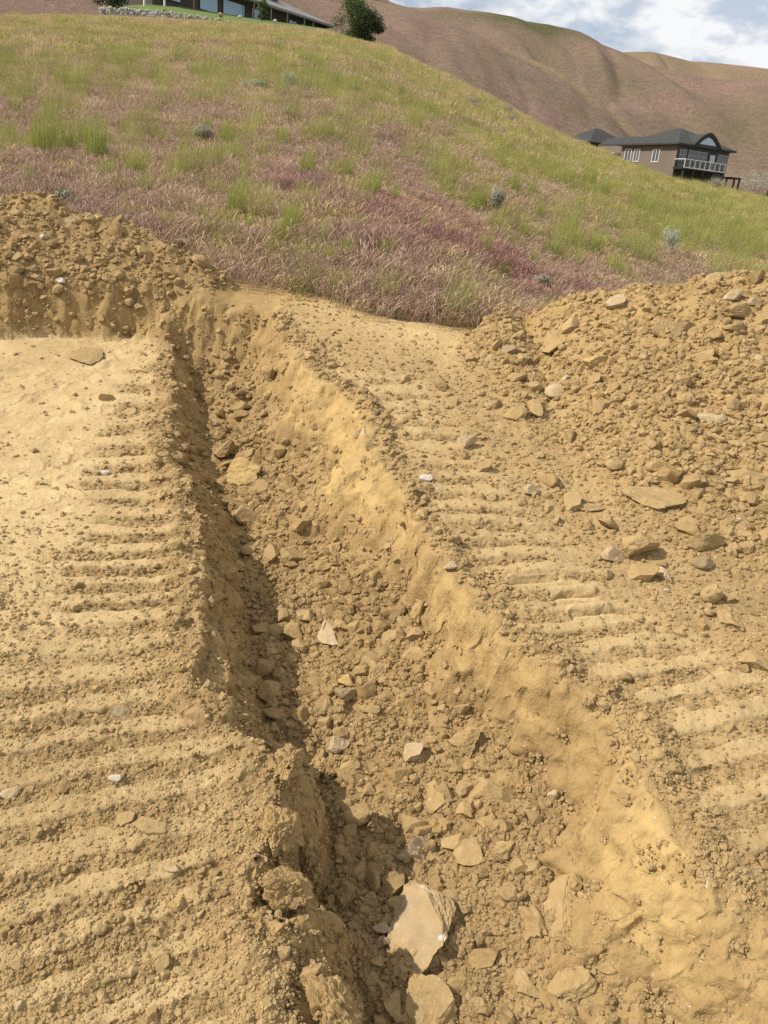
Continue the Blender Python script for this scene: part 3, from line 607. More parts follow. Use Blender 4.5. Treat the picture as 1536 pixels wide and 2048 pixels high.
# (px, py, w, h, thickness/width, spin, shape, material, key name or '', label or '')
ROCKS = [
 # --- trench, near end
 (855, 1830, 132, 185, .42, 12, 'big_slab', 'crust', 'largest pale boulder', 'largest pale boulder leaning in the trench with a white crusted upper edge'),
 (852, 2003, 128, 118, .40, -25, 'big_slab', 'tan', 'flat dusty boulder', 'flat dusty boulder lying just below the largest pale boulder'),
 (823, 1692, 78, 66, .75, 10, 'big_angular', 'pale', 'knobbly sunlit rock', 'knobbly sunlit rock sticking out of the trench shadow above the largest boulder'),
 (824, 1646, 64, 52, .7, -20, 'angular', 'tan', '', ''),
 (715, 1630, 58, 52, .7, 15, 'round', 'tan', 'rounded rock in the shaded trench', 'rounded brown rock in the shade beside the overhanging left rim'),
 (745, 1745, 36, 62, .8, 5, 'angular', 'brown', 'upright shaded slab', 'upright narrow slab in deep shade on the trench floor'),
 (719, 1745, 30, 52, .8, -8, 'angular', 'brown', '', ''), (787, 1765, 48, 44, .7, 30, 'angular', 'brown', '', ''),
 (787, 2008, 48, 60, .8, 8, 'angular', 'tan', 'squarish block', 'squarish block wedged left of the flat dusty boulder'),
 (764, 1855, 38, 32, .8, 0, 'angular', 'pale', '', ''), (764, 1887, 36, 28, .8, 40, 'angular', 'grey', '', ''), (793, 1806, 40, 30, .7, 0, 'round', 'tan', '', ''),
 (741, 1793, 30, 36, .8, 0, 'angular', 'tan', '', ''), (764, 1970, 28, 42, .8, 20, 'angular', 'tan', '', ''), (937, 1700, 58, 66, .6, 10, 'angular', 'tan', 'sunlit rock', 'sunlit blocky rock up and right of the largest boulder'),
 (878, 1650, 50, 46, .7, 0, 'clod', 'clod', '', ''), (874, 1586, 46, 72, .8, 12, 'big_angular', 'tan', 'standing wedge of rock', 'tall wedge of rock standing in the rubble of the trench floor'),
 (972, 1588, 74, 66, .55, -30, 'big_angular', 'tan', 'broad sloping rock', 'broad sloping rock just right of the standing wedge of rock'),
 (914, 1731, 20, 36, .9, 0, 'angular', 'brown', '', ''), (1008, 1702, 58, 48, .65, 0, 'clod', 'tan', '', ''), (927, 1620, 30, 40, .8, 10, 'angular', 'tan', '', ''),
 (953, 1611, 22, 22, .9, 0, 'angular', 'tan', '', ''), (832, 1905, 30, 30, .9, 0, 'round', 'tan', '', ''), (800, 1892, 22, 46, .8, 10, 'angular', 'tan', '', ''),
 (911, 1960, 46, 40, .6, 25, 'angular', 'brown', '', ''), (927, 1943, 13, 15, .9, 0, 'angular', 'white', 'white chip', 'small white chip above the bigger white chip right of the flat boulder'),
 (938, 1969, 22, 16, .8, 30, 'angular', 'white', '', 'bright white chip of stone just right of the flat dusty boulder'),
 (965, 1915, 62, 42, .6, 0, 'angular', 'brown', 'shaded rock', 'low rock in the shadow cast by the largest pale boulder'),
 (1148, 1953, 76, 82, .4, -35, 'big_slab', 'tan', 'rounded flat stone', 'rounded flat stone lying clear of the rubble near the right wall foot'),
 (1214, 1929, 42, 28, .7, 0, 'angular', 'tan', '', ''), (1048, 1964, 44, 62, .7, 20, 'angular', 'tan', 'oblong rock', 'oblong rock left of the rounded flat stone'), (1048, 2014, 42, 42, .8, 0, 'clod', 'tan', '', ''),
 (1118, 1800, 88, 104, .25, -40, 'big_slab', 'tan', 'half-buried slab', 'half-buried smooth slab at the foot of the right trench wall'),
 (1028, 1794, 52, 34, .6, 0, 'angular', 'tan', '', ''), (1146, 1764, 44, 48, .8, 0, 'clod', 'clod', '', ''), (903, 1529, 48, 36, .7, -8, 'big_angular', 'tan', 'loaf-shaped rock', 'loaf-shaped tan rock below the pale lump in mid trench'),
 (934, 1480, 62, 60, .75, 25, 'big_angular', 'tan', 'angular rock with a dark face', 'angular rock with a shaded right face under the right trench wall'), (828, 1504, 42, 38, .8, 0, 'angular', 'pale', 'pale lump', 'pale lump of rock with a whitish end in mid trench'),
 (939, 1531, 24, 24, .9, 0, 'round', 'tan', '', ''), (870, 1519, 26, 26, .9, 0, 'clod', 'tan', '', ''), (1040, 1562, 52, 62, .7, 0, 'big_clod', 'clod', 'crumbly knob', 'crumbly knob of soil on the right wall beside the scraped streak'),
 (1108, 1590, 22, 20, .9, 0, 'angular', 'pale', '', ''), (1140, 1654, 16, 20, 1, 0, 'angular', 'brown', '', ''), (1173, 1866, 22, 30, .8, 0, 'angular', 'tan', '', ''),
 (860, 1790, 20, 18, .9, 0, 'angular', 'brown', '', ''), (700, 1700, 40, 30, .7, 0, 'angular', 'brown', '', ''), (1000, 1760, 30, 24, .8, 0, 'clod', 'clod', '', ''), (1000, 1860, 34, 26, .8, 0, 'clod', 'clod', '', ''),
 # --- trench, middle
 (652, 1262, 44, 66, .55, 28, 'big_angular', 'pale', 'oblong pale block', 'oblong pale block lying where the trench shadow ends'), (613, 1227, 44, 32, .5, -30, 'angular', 'tan', 'shaded slab', 'thin slab in shade touching the oblong pale block'),
 (679, 1253, 32, 38, .8, 25, 'angular', 'tan', '', ''), (708, 1256, 26, 26, .9, 0, 'angular', 'tan', '', ''), (757, 1337, 36, 54, .8, 12, 'big_angular', 'tan', 'brick-shaped rock', 'brick-shaped rock standing on end amid mid-trench rubble'),
 (724, 1341, 36, 40, .8, 0, 'angular', 'tan', '', ''), (693, 1391, 48, 38, .75, 0, 'big_angular', 'grey', 'cube-shaped rock', 'cube-shaped rock with a dark front face at the shadow edge'), (657, 1383, 30, 24, .8, 0, 'angular', 'brown', '', ''),
 (832, 1311, 62, 36, .5, -15, 'angular', 'tan', 'tilted slab', 'tilted slab with a dark underside near the right wall foot'), (781, 1276, 36, 30, .7, 0, 'angular', 'tan', '', ''),
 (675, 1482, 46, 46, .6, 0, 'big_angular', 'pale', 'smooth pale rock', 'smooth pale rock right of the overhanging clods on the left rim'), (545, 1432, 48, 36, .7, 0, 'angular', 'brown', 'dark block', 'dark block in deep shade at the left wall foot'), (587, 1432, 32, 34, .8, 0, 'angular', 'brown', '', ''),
 (649, 1445, 26, 26, .9, 0, 'angular', 'tan', '', ''), (692, 1357, 30, 34, .9, 0, 'angular', 'yellow', '', ''), (926, 1416, 36, 30, .8, 0, 'angular', 'tan', '', ''), (745, 1422, 34, 24, .8, 0, 'angular', 'tan', '', ''),
 (659, 1162, 26, 28, .9, 0, 'clod', 'clod', '', 'lone rounded clod on the sunlit mid trench floor'), (620, 1110, 28, 22, .8, 0, 'angular', 'tan', '', ''), (841, 1214, 36, 52, .7, 0, 'clod', 'clod', '', 'lump of soil jutting from the right trench wall'),
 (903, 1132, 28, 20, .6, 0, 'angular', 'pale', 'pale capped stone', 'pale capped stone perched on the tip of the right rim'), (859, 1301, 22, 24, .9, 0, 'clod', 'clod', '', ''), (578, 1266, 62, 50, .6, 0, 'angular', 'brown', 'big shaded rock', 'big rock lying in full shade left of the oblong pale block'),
 (525, 1334, 36, 36, .8, 0, 'angular', 'brown', '', ''), (700, 1452, 20, 16, .9, 0, 'angular', 'white', '', 'small white stone beside the smooth pale rock'),
 # --- left rim
 (574, 1514, 62, 84, .85, 0, 'big_clod', 'clod', 'overhanging clod', 'lumpy clod overhanging the trench, leftmost of the rim cluster'), (618, 1518, 66, 84, .8, 0, 'big_clod', 'clod', '', 'large smooth clod in the middle of the cluster on the left rim'),
 (660, 1528, 40, 62, .9, 0, 'big_clod', 'clod', '', 'narrow upright clod, trench side of the cluster on the left rim'), (529, 1550, 52, 52, .9, 0, 'big_clod', 'clod', 'round rim clod', 'round clod sitting on the left rim below the overhanging cluster'),
 (555, 1650, 96, 100, .8, 0, 'big_clod', 'clod', 'upper rim mass', 'big crumbly mass of earth breaking off the left rim'), (610, 1712, 90, 90, .9, 0, 'big_clod', 'clod', '', 'earth mass leaning out into the trench under the crumbly one'),
 (565, 1770, 104, 96, .8, 0, 'big_clod', 'clod', 'lower rim mass', 'smooth bulging earth mass lowest of those breaking off the left rim'), (660, 2010, 150, 100, .5, -15, 'big_clod', 'clod', 'bulging smooth boulder', 'bulging smooth boulder on the near trench bank, cut by the picture bottom'),
 (565, 1905, 26, 28, 1, 0, 'angular', 'tan', '', 'pointed stone on the near left rim above the bulging boulder'),
 (445, 1140, 44, 46, .9, 0, 'clod', 'clod', '', 'round clod stuck on the left wall just under the rim'), (425, 1195, 30, 50, .9, 0, 'clod', 'clod', '', 'long vertical clod on the left wall under the round one'),
 # --- trench, far
 (489, 949, 76, 56, .7, -20, 'big_angular', 'yellow', 'yellow boulder', 'yellow rounded boulder lying half in shade in the far trench'), (450, 902, 52, 48, .9, 0, 'big_angular', 'brown', 'dark boulder', 'dark boulder in shade behind the yellow boulder'),
 (495, 1033, 48, 36, .8, 0, 'angular', 'tan', 'squat stone', 'squat stone at the shadow edge below the yellow boulder'), (463, 778, 28, 20, .8, 0, 'angular', 'tan', 'far rubble stone', 'sharp stone among rubble near the far end of the trench'),
 (489, 789, 34, 20, .7, 20, 'angular', 'brown', '', ''), (484, 815, 48, 28, .6, 0, 'angular', 'tan', '', ''), (466, 864, 38, 24, .7, 0, 'angular', 'brown', '', ''), (424, 801, 22, 20, .9, 0, 'angular', 'brown', '', ''),
 (729, 862, 22, 40, .8, 0, 'angular', 'pale', 'pale upright stone', 'pale upright stone on the far right rim casting a dark shadow'), (547, 749, 24, 20, .9, 0, 'angular', 'brown', '', ''), (588, 987, 28, 18, .8, 0, 'angular', 'tan', '', ''),
 (616, 898, 18, 14, .9, 0, 'angular', 'brown', '', ''), (646, 973, 18, 18, .9, 0, 'round', 'tan', '', ''), (502, 913, 32, 22, .8, 0, 'angular', 'tan', '', ''), (440, 830, 24, 18, .8, 0, 'angular', 'brown', '', ''),
 (530, 830, 26, 18, .8, 0, 'angular', 'tan', '', ''), (510, 850, 22, 16, .8, 0, 'angular', 'tan', '', ''), (630, 1108, 22, 18, .8, 0, 'clod', 'clod', '', ''),
 # --- right mound
 (1419, 564, 42, 28, .6, 0, 'big_angular', 'tan', 'crest rock', 'flat-bottomed rock sitting on the crest of the right spoil mound'), (1509, 558, 40, 26, .7, 10, 'angular', 'brown', 'dark crest rock', 'dark angular rock on the mound crest at the picture edge'),
 (1230, 607, 42, 30, .6, 15, 'angular', 'pale', 'pale crest stone', 'pale stone near the left shoulder of the right spoil mound'), (1164, 594, 18, 18, .9, 0, 'angular', 'brown', '', 'small dark stone on the lower left skyline of the right mound'),
 (1112, 670, 80, 54, .4, 10, 'big_slab', 'tan', 'embedded slab', 'broad slab embedded in the left flank of the right mound'), (1352, 660, 100, 42, .35, 22, 'big_slab', 'tan', 'long tilted slab', 'long slab tilted up to the right across the mound face'),
 (1475, 625, 58, 34, .6, 0, 'big_angular', 'tan', 'overhanging block', 'overhanging block with dark gap below, high on the right mound'), (1427, 670, 28, 32, .9, 0, 'angular', 'brown', 'jutting dark rock', 'jutting dark rock right of the long tilted slab'),
 (1019, 704, 38, 26, .6, 40, 'angular', 'grey', 'tilted grey stone', 'tilted grey stone at the far foot of the right mound'), (1195, 731, 48, 28, .7, 5, 'big_angular', 'yellow', 'bright yellow rock', 'bright yellow rock with a dark underside on the mound face'),
 (1110, 782, 40, 34, .6, 0, 'round', 'pale', 'round pale stone', 'round pale disc-like stone at the left foot of the mound'), (1068, 776, 30, 22, .8, 0, 'round', 'tan', '', ''), (1068, 812, 28, 44, .7, 0, 'angular', 'tan', 'upright tan stone', 'upright tan stone below left of the round pale stone'),
 (1031, 829, 50, 36, .7, 0, 'angular', 'tan', 'dark-sided rock', 'rock with a dark right side at the mound foot near the track'), (1138, 761, 24, 16, .8, 0, 'angular', 'white', '', ''), (1190, 764, 28, 22, .8, 0, 'angular', 'tan', '', ''),
 (1290, 712, 22, 20, .9, 0, 'angular', 'grey', '', ''), (1244, 722, 20, 20, .9, 0, 'angular', 'tan', '', ''), (1366, 832, 42, 32, .8, 0, 'angular', 'brown', 'brown rock', 'brown rock beside the flat tan stone in mid mound'), (1422, 837, 54, 26, .4, -10, 'angular', 'pale', 'flat tan stone', 'flat tan stone lying on the mid face of the right mound'),
 (1459, 820, 30, 28, .7, 0, 'round', 'tan', '', ''), (1140, 869, 22, 32, .8, 0, 'angular', 'brown', '', ''), (1373, 794, 22, 24, .7, 0, 'angular', 'tan', '', ''), (1464, 593, 36, 24, .7, 0, 'angular', 'pale', '', ''),
 (1509, 607, 28, 16, .7, 0, 'angular', 'pale', '', ''), (1527, 639, 32, 22, .7, 0, 'angular', 'tan', '', ''), (1516, 717, 18, 18, .8, 0, 'round', 'pale', '', ''),
 (1305, 988, 120, 62, .35, -12, 'big_slab', 'tan', 'broad undercut slab', 'broad slab with a dark undercut at the foot of the right mound'), (1500, 953, 112, 42, .4, 0, 'big_slab', 'tan', 'wide slab', 'wide slab running out at the right picture edge'),
 (1180, 1013, 60, 26, .4, -8, 'big_slab', 'tan', 'thin lipped slab', 'thin lipped slab with black shadow beneath, left of the undercut slab'), (1370, 1047, 42, 48, .8, 0, 'angular', 'tan', 'pointed rock', 'pointed rock standing below the broad undercut slab'),
 (1277, 1094, 80, 54, .7, 20, 'big_angular', 'tan', 'sharp-edged rock', 'sharp-edged rock with a dark right facet above the track'), (1402, 1083, 78, 46, .6, 0, 'big_angular', 'tan', 'ragged rock', 'ragged rock just above the smooth grey stone'),
 (1404, 1128, 38, 32, .8, 0, 'round', 'grey', 'smooth grey stone', 'smooth round grey stone alone on the lower mound'), (1226, 1112, 48, 34, .7, 0, 'angular', 'crust', 'white-tipped rock', 'white-tipped rock left of the sharp-edged rock'),
 (1284, 1148, 58, 36, .6, -10, 'angular', 'tan', 'smooth-topped rock', 'smooth-topped rock with pale chips beside it, below the sharp-edged rock'), (1417, 1190, 48, 40, .8, 30, 'clod', 'tan', 'knuckle-shaped rock', 'knuckle-shaped rock below the smooth grey stone'),
 (1416, 1225, 20, 20, .9, 0, 'round', 'tan', '', ''), (1323, 1148, 26, 36, .8, 0, 'angular', 'pale', '', ''), (1448, 1042, 46, 34, .3, -40, 'angular', 'tan', '', ''), (1524, 1015, 34, 28, .8, 0, 'angular', 'brown', '', ''), (1392, 989, 34, 30, .8, 0, 'angular', 'tan', '', ''),
 (1228, 930, 36, 32, .7, 0, 'round', 'tan', 'upper round rock', 'round rock directly above the thin lipped slab'), (1278, 924, 26, 24, .8, 0, 'angular', 'tan', '', ''), (1318, 932, 56, 26, .5, 0, 'angular', 'tan', '', ''), (1144, 1003, 34, 40, .8, 0, 'angular', 'tan', '', ''), (1214, 1049, 38, 30, .8, 0, 'angular', 'tan', '', ''),
 (1485, 1070, 36, 22, .6, -20, 'angular', 'tan', '', ''), (1331, 1181, 11, 9, .9, 0, 'angular', 'white', '', 'tiny bright white pebble below the smooth-topped rock'), (1474, 1042, 16, 10, .8, 0, 'angular', 'white', '', 'small white chip right of the pointed rock'), (1462, 1234, 54, 44, .4, 0, 'clod', 'tan', '', ''),
 (933, 886, 42, 28, .7, 0, 'angular', 'pale', 'light rock beside the ruts', 'light rock beside the right track ruts'), (850, 961, 28, 20, .8, 0, 'angular', 'white', '', 'whitish stone lying in the right track near the trench rim'), (1098, 958, 32, 36, .8, 0, 'angular', 'brown', '', ''), (1063, 983, 32, 24, .8, 0, 'angular', 'pale', '', ''), (968, 936, 30, 24, .8, 0, 'angular', 'tan', '', ''),
 (1120, 1330, 36, 38, .8, 0, 'clod', 'clod', 'rim clod', 'dark clod on the right rim beside the ruts'), (1180, 1395, 30, 36, .8, 0, 'clod', 'clod', '', ''), (1500, 1320, 60, 44, .5, 0, 'angular', 'tan', 'edge rock', 'tan rock half buried at the right picture edge beside the ruts'), (1486, 1338, 20, 22, .9, 0, 'angular', 'brown', '', ''),
 # --- left platform and ruts
 (172, 708, 62, 36, .16, 8, 'big_slab', 'tan', 'thin slab', 'thin flat slab lying alone on the smooth graded dirt'), (248, 1419, 46, 40, .35, 30, 'big_angular', 'grey', 'grey slab', 'grey slab standing in a rut of the left track'),
 (232, 1558, 28, 20, .8, 0, 'angular', 'white', 'white stone', 'white stone in the left track ruts'), (18, 1584, 46, 26, .5, 20, 'angular', 'pale', 'pale wedge', 'pale wedge of rock at the left picture edge'), (302, 1648, 72, 36, .35, 0, 'big_slab', 'tan', 'flat rectangular rock', 'flat rectangular rock pressed into the left ruts'),
 (252, 1634, 38, 28, .4, 20, 'angular', 'tan', '', ''), (311, 1674, 36, 16, .4, 0, 'angular', 'tan', '', ''), (345, 1736, 34, 22, .7, 0, 'angular', 'pale', 'squared tan stone', 'squared tan stone below the flat rectangular rock'), (312, 1366, 12, 22, .9, 0, 'angular', 'white', '', 'narrow pale chip standing up in the left ruts'),
 (210, 946, 22, 11, .5, 0, 'angular', 'white', '', 'small white stone on the left track near the smooth dirt'), (112, 978, 16, 9, .7, 0, 'angular', 'brown', '', 'dark pebble alone on the smooth graded dirt'), (204, 1460, 18, 18, .8, 0, 'angular', 'tan', '', ''), (200, 1857, 28, 28, .8, 0, 'round', 'tan', 'rounded clod', 'rounded tan clod in the loose soil lower left'),
 (230, 1836, 36, 30, .8, 0, 'clod', 'clod', '', ''), (325, 1866, 46, 34, .8, 0, 'clod', 'clod', 'dark clod', 'dark clod in the loose soil below the left ruts'), (326, 1928, 30, 30, .9, 40, 'angular', 'tan', '', ''), (355, 1806, 30, 34, .9, 0, 'clod', 'clod', '', ''), (407, 1613, 18, 24, .9, 0, 'angular', 'tan', '', ''),
 (40, 1750, 24, 26, .9, 0, 'angular', 'tan', '', ''), (36, 2010, 16, 18, .9, 0, 'angular', 'pale', '', ''), (398, 1775, 24, 28, .9, 0, 'clod', 'clod', '', ''), (60, 1835, 30, 26, .8, 0, 'clod', 'clod', '', ''), (475, 1768, 22, 26, .9, 0, 'clod', 'clod', '', ''), (480, 1795, 24, 22, .8, 0, 'angular', 'tan', '', ''),
 # --- left spoil pile
 (146, 443, 34, 20, .6, -8, 'big_angular', 'pale', 'pale skyline rock', 'pale rock on the skyline of the left spoil pile'), (190, 441, 22, 14, .7, 0, 'angular', 'yellow', '', 'small yellow rock right of the pale rock on the left skyline'), (8, 408, 30, 14, .6, 0, 'angular', 'tan', '', 'flat rock on top of the left pile at the picture edge'),
 (123, 561, 20, 17, .8, 0, 'angular', 'white', 'white rock on the left pile', 'bright white rock at the foot of the left spoil pile'), (87, 475, 14, 12, .9, 0, 'round', 'white', '', 'small whitish stone midway up the left spoil pile'), (110, 547, 32, 20, .7, 10, 'angular', 'brown', '', ''), (11, 551, 26, 26, .8, 0, 'angular', 'tan', 'blocky rock', 'blocky rock at the left pile foot by the picture edge'), (34, 541, 28, 32, .8, 0, 'angular', 'brown', '', ''),
 (156, 517, 24, 22, .9, 0, 'clod', 'clod', 'round clod', 'round clod midway along the left spoil pile'), (103, 488, 30, 16, .6, 0, 'angular', 'brown', '', ''), (347, 551, 24, 16, .8, 0, 'clod', 'clod', 'clod on the right shoulder', 'clod on the lower right shoulder of the left pile'), (420, 563, 22, 16, .8, 0, 'clod', 'clod', '', ''), (75, 556, 26, 14, .7, 0, 'angular', 'tan', '', ''), (169, 569, 20, 18, .8, 0, 'clod', 'clod', '', ''), (24, 446, 20, 14, .8, 0, 'angular', 'grey', '', ''),
 (709, 616, 14, 10, .8, 0, 'round', 'pale', '', 'single pale stone on the dirt edge where the grass begins'),
]
TILT = {'largest pale boulder': (-0.42, -0.30), 'flat dusty boulder': (0.05, -0.35), 'oblong pale block': (-.2, -.1), 'knobbly sunlit rock': (-.25, -.1), 'half-buried slab': (-.45, -.1), 'thin slab': (.0, -.06), 'long tilted slab': (.1, -.25), 'broad undercut slab': (0, -.25), 'standing wedge of rock': (-.3, -.2), 'thin lipped slab': (0, -.2)}
def proj(p):
    v = np.asarray(p, float) - CAM; w = v @ _d
    return 768 + F_PX * (v @ _r) / w, 1024 - F_PX * (v @ _u) / w
TONE = dict(tan='tan', brown='dark brown', pale='pale', yellow='yellowish', crust='crusted', grey='grey', white='white', clod='crumbly')
_px = np.array([r[0] for r in ROCKS], float); _py = np.array([r[1] + 0.18 * r[3] for r in ROCKS], float)
_pp = cast(H, _px, _py); _pn = ground_normal(_pp[:, 0], _pp[:, 1], 0.12)
_keys = [(r[0], r[1], r[8]) for r in ROCKS if r[8]]
seen = {}
for i, (px, py, w, h, tk, spin, shape, mt, key, lab) in enumerate(ROCKS):
    p, n = _pp[i], _pn[i]
    n = n * 0.75 + np.array([0, 0, 0.25]); n /= np.linalg.norm(n)
    if key in TILT: n = n + np.array([TILT[key][0], TILT[key][1], 0]); n /= np.linalg.norm(n)
    dv = p - CAM; dist = dv @ _d; mpp = dist / F_PX
    vdir = -dv / np.linalg.norm(dv); sn = max(0.25, float(vdir @ n)); cs = math.sqrt(max(0.0, 1 - sn * sn))
    W = w * mpp * 1.06; T = max(tk * min(w, h / max(sn, .5)) * mpp, 0.012)
    Ln = max((h * mpp * 1.08 - 0.7 * T * cs) / sn, 0.45 * W if tk > .3 else .3 * W)
    sink = 0.22 if tk > 0.5 else 0.28
    if 'half-buried' in lab or 'embedded' in lab: sink = 0.5
    if shape == 'big_clod': sink = 0.30 if py > 1600 else 0.40
    if key == 'largest pale boulder': sink = 0.05
    nm = 'boulder' if w >= 74 else ('earth_clod' if mt == 'clod' else ('stone_slab' if 'slab' in key else ('pebble' if w < 17 else 'rock')))
    cat = {'boulder': 'boulder', 'earth_clod': 'clod', 'stone_slab': 'slab', 'pebble': 'stone', 'rock': 'rock'}[nm]
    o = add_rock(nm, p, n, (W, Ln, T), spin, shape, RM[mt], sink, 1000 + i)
    if not lab:
        kx, ky, kn = min(_keys, key=lambda q: (q[0] - px) ** 2 + (q[1] - py) ** 2)
        dx, dy = px - kx, py - ky
        side = ('right of' if dx > 0 else 'left of') if abs(dx) > abs(dy) else ('just below' if dy > 0 else 'just above')
        sz = 'small' if w < 28 else 'fist-sized'
        lab = f"{sz} {TONE[mt]} {'clod' if mt == 'clod' else 'stone'} {side} the {kn}"
        k2 = lab; q = 0
        extra = ['with a rounder outline', 'lying a little farther off', 'tucked behind its neighbour', 'smallest of those there', 'closest to the trench', 'half sunk in soil']
        while k2 in seen: k2 = lab + ', ' + extra[q]; q += 1
        lab = k2
    seen[lab] = 1
    tag(o, lab, cat)
print('rocks', len(ROCKS))
# keep-out discs for scattered crumbs
KEEP = np.array([(p[0], p[1]) for p in _pp])

# ------------------------------------------------------------------ scattered clods: the larger ones one by one, the rest as rubble
def scatter(n, ymin, ymax, dens_pow=1.6, seed=0, umax=0.62):
    r = np.random.default_rng(seed)
    a = 1 - dens_pow
    y = (ymin ** a + r.random(n) * (ymax ** a - ymin ** a)) ** (1 / a)
    x = (r.random(n) * 2 - 1) * (umax * y + 0.9)
    return x, y, r
ZONES = [('floor', 'trench floor', 'brown fist-sized clod lying loose on the rubble of the trench floor', 'clods on the trench floor', 80, (0.045, 0.12)),
         ('mound', 'mound', 'tan clod lying loose on the face of the right spoil mound', 'clods on the right spoil mound', 44, (0.045, 0.10)),
         ('pile', 'pile', 'brown clod lying loose on the face of the left spoil pile', 'clods on the left spoil pile', 24, (0.05, 0.11)),
         ('bl', 'left ruts', 'crumbly clod lying loose in the ruts of the left track', 'clods in the left ruts', 20, (0.03, 0.055))]
for zi, (fk, zn, lab, grp, cnt, (s0, s1)) in enumerate(ZONES):
    x, y, r = scatter(16000, 1.5, 8.2, 1.3, 50 + zi, 0.5)
    f = fields(x, y, False); ok = (f[fk] > 0.6) & (y < dirt_edge(x) - 0.3)
    if fk == 'pile' or fk == 'mound': ok &= y < np.where(x > 0, np.interp(x, _rp[:, 0], _rp[:, 1]), np.interp(x, _lp[:, 0], _lp[:, 1]))
    x, y = x[ok], y[ok]
    keep = []
    for j in range(len(x)):
        if len(keep) >= cnt: break
        if (np.hypot(KEEP[:, 0] - x[j], KEEP[:, 1] - y[j]) > 0.08).all() and all(math.hypot(x[j] - x[q], y[j] - y[q]) > 0.11 for q in keep): keep.append(j)
    xs, yy = x[keep], y[keep]; zz = H(xs, yy); nn = ground_normal(xs, yy, 0.1)
    for j in range(len(xs)):
        s = s0 + (s1 - s0) * r.random() ** 2
        ang = r.random() < 0.6
        o = add_rock('earth_clod', (xs[j], yy[j], zz[j]), nn[j], (s * r.uniform(.8, 1.2), s * r.uniform(.8, 1.3), s * r.uniform(.55, .85)), r.uniform(0, 360), 'angular' if ang else 'clod', RM['tan' if ang and r.random() < .5 else 'clod'], 0.25, int(r.integers(0, 9999)))
        qx, qy = proj(o.matrix_world.translation)
        near = sorted(_keys, key=lambda q: (q[0] - qx) ** 2 + (q[1] - qy) ** 2)
        wrd = lab.split(' clod')[0].replace(' fist-sized', '') + ' clod'
        opts = [f"{wrd} between the {near[a][2]} and the {near[b2][2]}" for a, b2 in ((0, 1), (0, 2), (1, 2), (0, 3), (1, 3), (0, 4), (2, 3), (1, 4), (0, 5), (2, 4), (3, 4), (1, 5), (2, 5), (0, 6), (1, 6), (2, 6), (3, 5), (3, 6), (4, 5), (0, 7), (1, 7))]
        o2 = [q for q in opts if q not in seen and len(q.split()) <= 16]
        l2 = o2[0] if o2 else lab
        seen[l2] = 1; tag(o, l2, 'clod', grp)

def instancer(name, pts, rot, scale, idx, extra, coll, kind='stuff', mat=None):
    """one object that carries many small pieces of uncountable stuff"""
    me = bpy.data.meshes.new(name); me.vertices.add(len(pts)); me.vertices.foreach_set('co', np.asarray(pts, np.float32).reshape(-1))
    def attr(nm, ty, data, fld):
        a = me.attributes.new(nm, ty, 'POINT'); a.data.foreach_set(fld, np.ascontiguousarray(data).reshape(-1))
    attr('rot', 'FLOAT_VECTOR', np.asarray(rot, np.float32), 'vector'); attr('scl', 'FLOAT_VECTOR', np.asarray(scale, np.float32), 'vector'); attr('idx', 'INT', np.asarray(idx, np.int32), 'value')
    for nm, d in extra.items():
        d = np.asarray(d, np.float32)
        if d.ndim == 1: attr(nm, 'FLOAT', d, 'value')
        else: attr(nm, 'FLOAT_COLOR', np.concatenate([d, np.ones((len(d), 1), np.float32)], 1), 'color')
    o = link(bpy.data.objects.new(name, me)); o['kind'] = kind
    ng = bpy.data.node_groups.new(name, 'GeometryNodeTree')
    ng.interface.new_socket('Geometry', in_out='INPUT', socket_type='NodeSocketGeometry'); ng.interface.new_socket('Geometry', in_out='OUTPUT', socket_type='NodeSocketGeometry')
    N, L = ng.nodes, ng.links
    gi, go = N.new('NodeGroupInput'), N.new('NodeGroupOutput')
    mp = N.new('GeometryNodeMeshToPoints'); L.new(gi.outputs[0], mp.inputs[0])
    ci = N.new('GeometryNodeCollectionInfo'); ci.inputs['Collection'].default_value = coll; ci.inputs['Separate Children'].default_value = True; ci.inputs['Reset Children'].default_value = True
    ip = N.new('GeometryNodeInstanceOnPoints'); ip.inputs['Pick Instance'].default_value = True
    L.new(mp.outputs[0], ip.inputs['Points']); L.new(ci.outputs[0], ip.inputs['Instance'])
    for nm, ty, sock in (('rot', 'FLOAT_VECTOR', 'Rotation'), ('scl', 'FLOAT_VECTOR', 'Scale'), ('idx', 'INT', 'Instance Index')):
        na = N.new('GeometryNodeInputNamedAttribute'); na.data_type = ty; na.inputs['Name'].default_value = nm
        if sock == 'Rotation':
            e = N.new('FunctionNodeEulerToRotation'); L.new(na.outputs[0], e.inputs[0]); L.new(e.outputs[0], ip.inputs[sock])
        else: L.new(na.outputs[0], ip.inputs[sock])
    L.new(ip.outputs[0], go.inputs[0])
    md = o.modifiers.new('scatter', 'NODES'); md.node_group = ng
    return o
def hidden_collection(name, meshes):
    c = bpy.data.collections.new(name)
    for k, me in enumerate(meshes): c.objects.link(bpy.data.objects.new(f'{name}_{k:02d}', me))
    return c
crumbs = []
for k in range(12):
    me = rock_mesh(500 + k, 2, 7 if k % 3 == 0 else 5, (0.32, 0.8) if k % 3 == 0 else (0.5, .85), 0.12 if k % 3 == 0 else 0.30, 'crumb_shape'); me.materials.append(m_clod); crumbs.append(me)
crumb_coll = hidden_collection('crumb', crumbs)
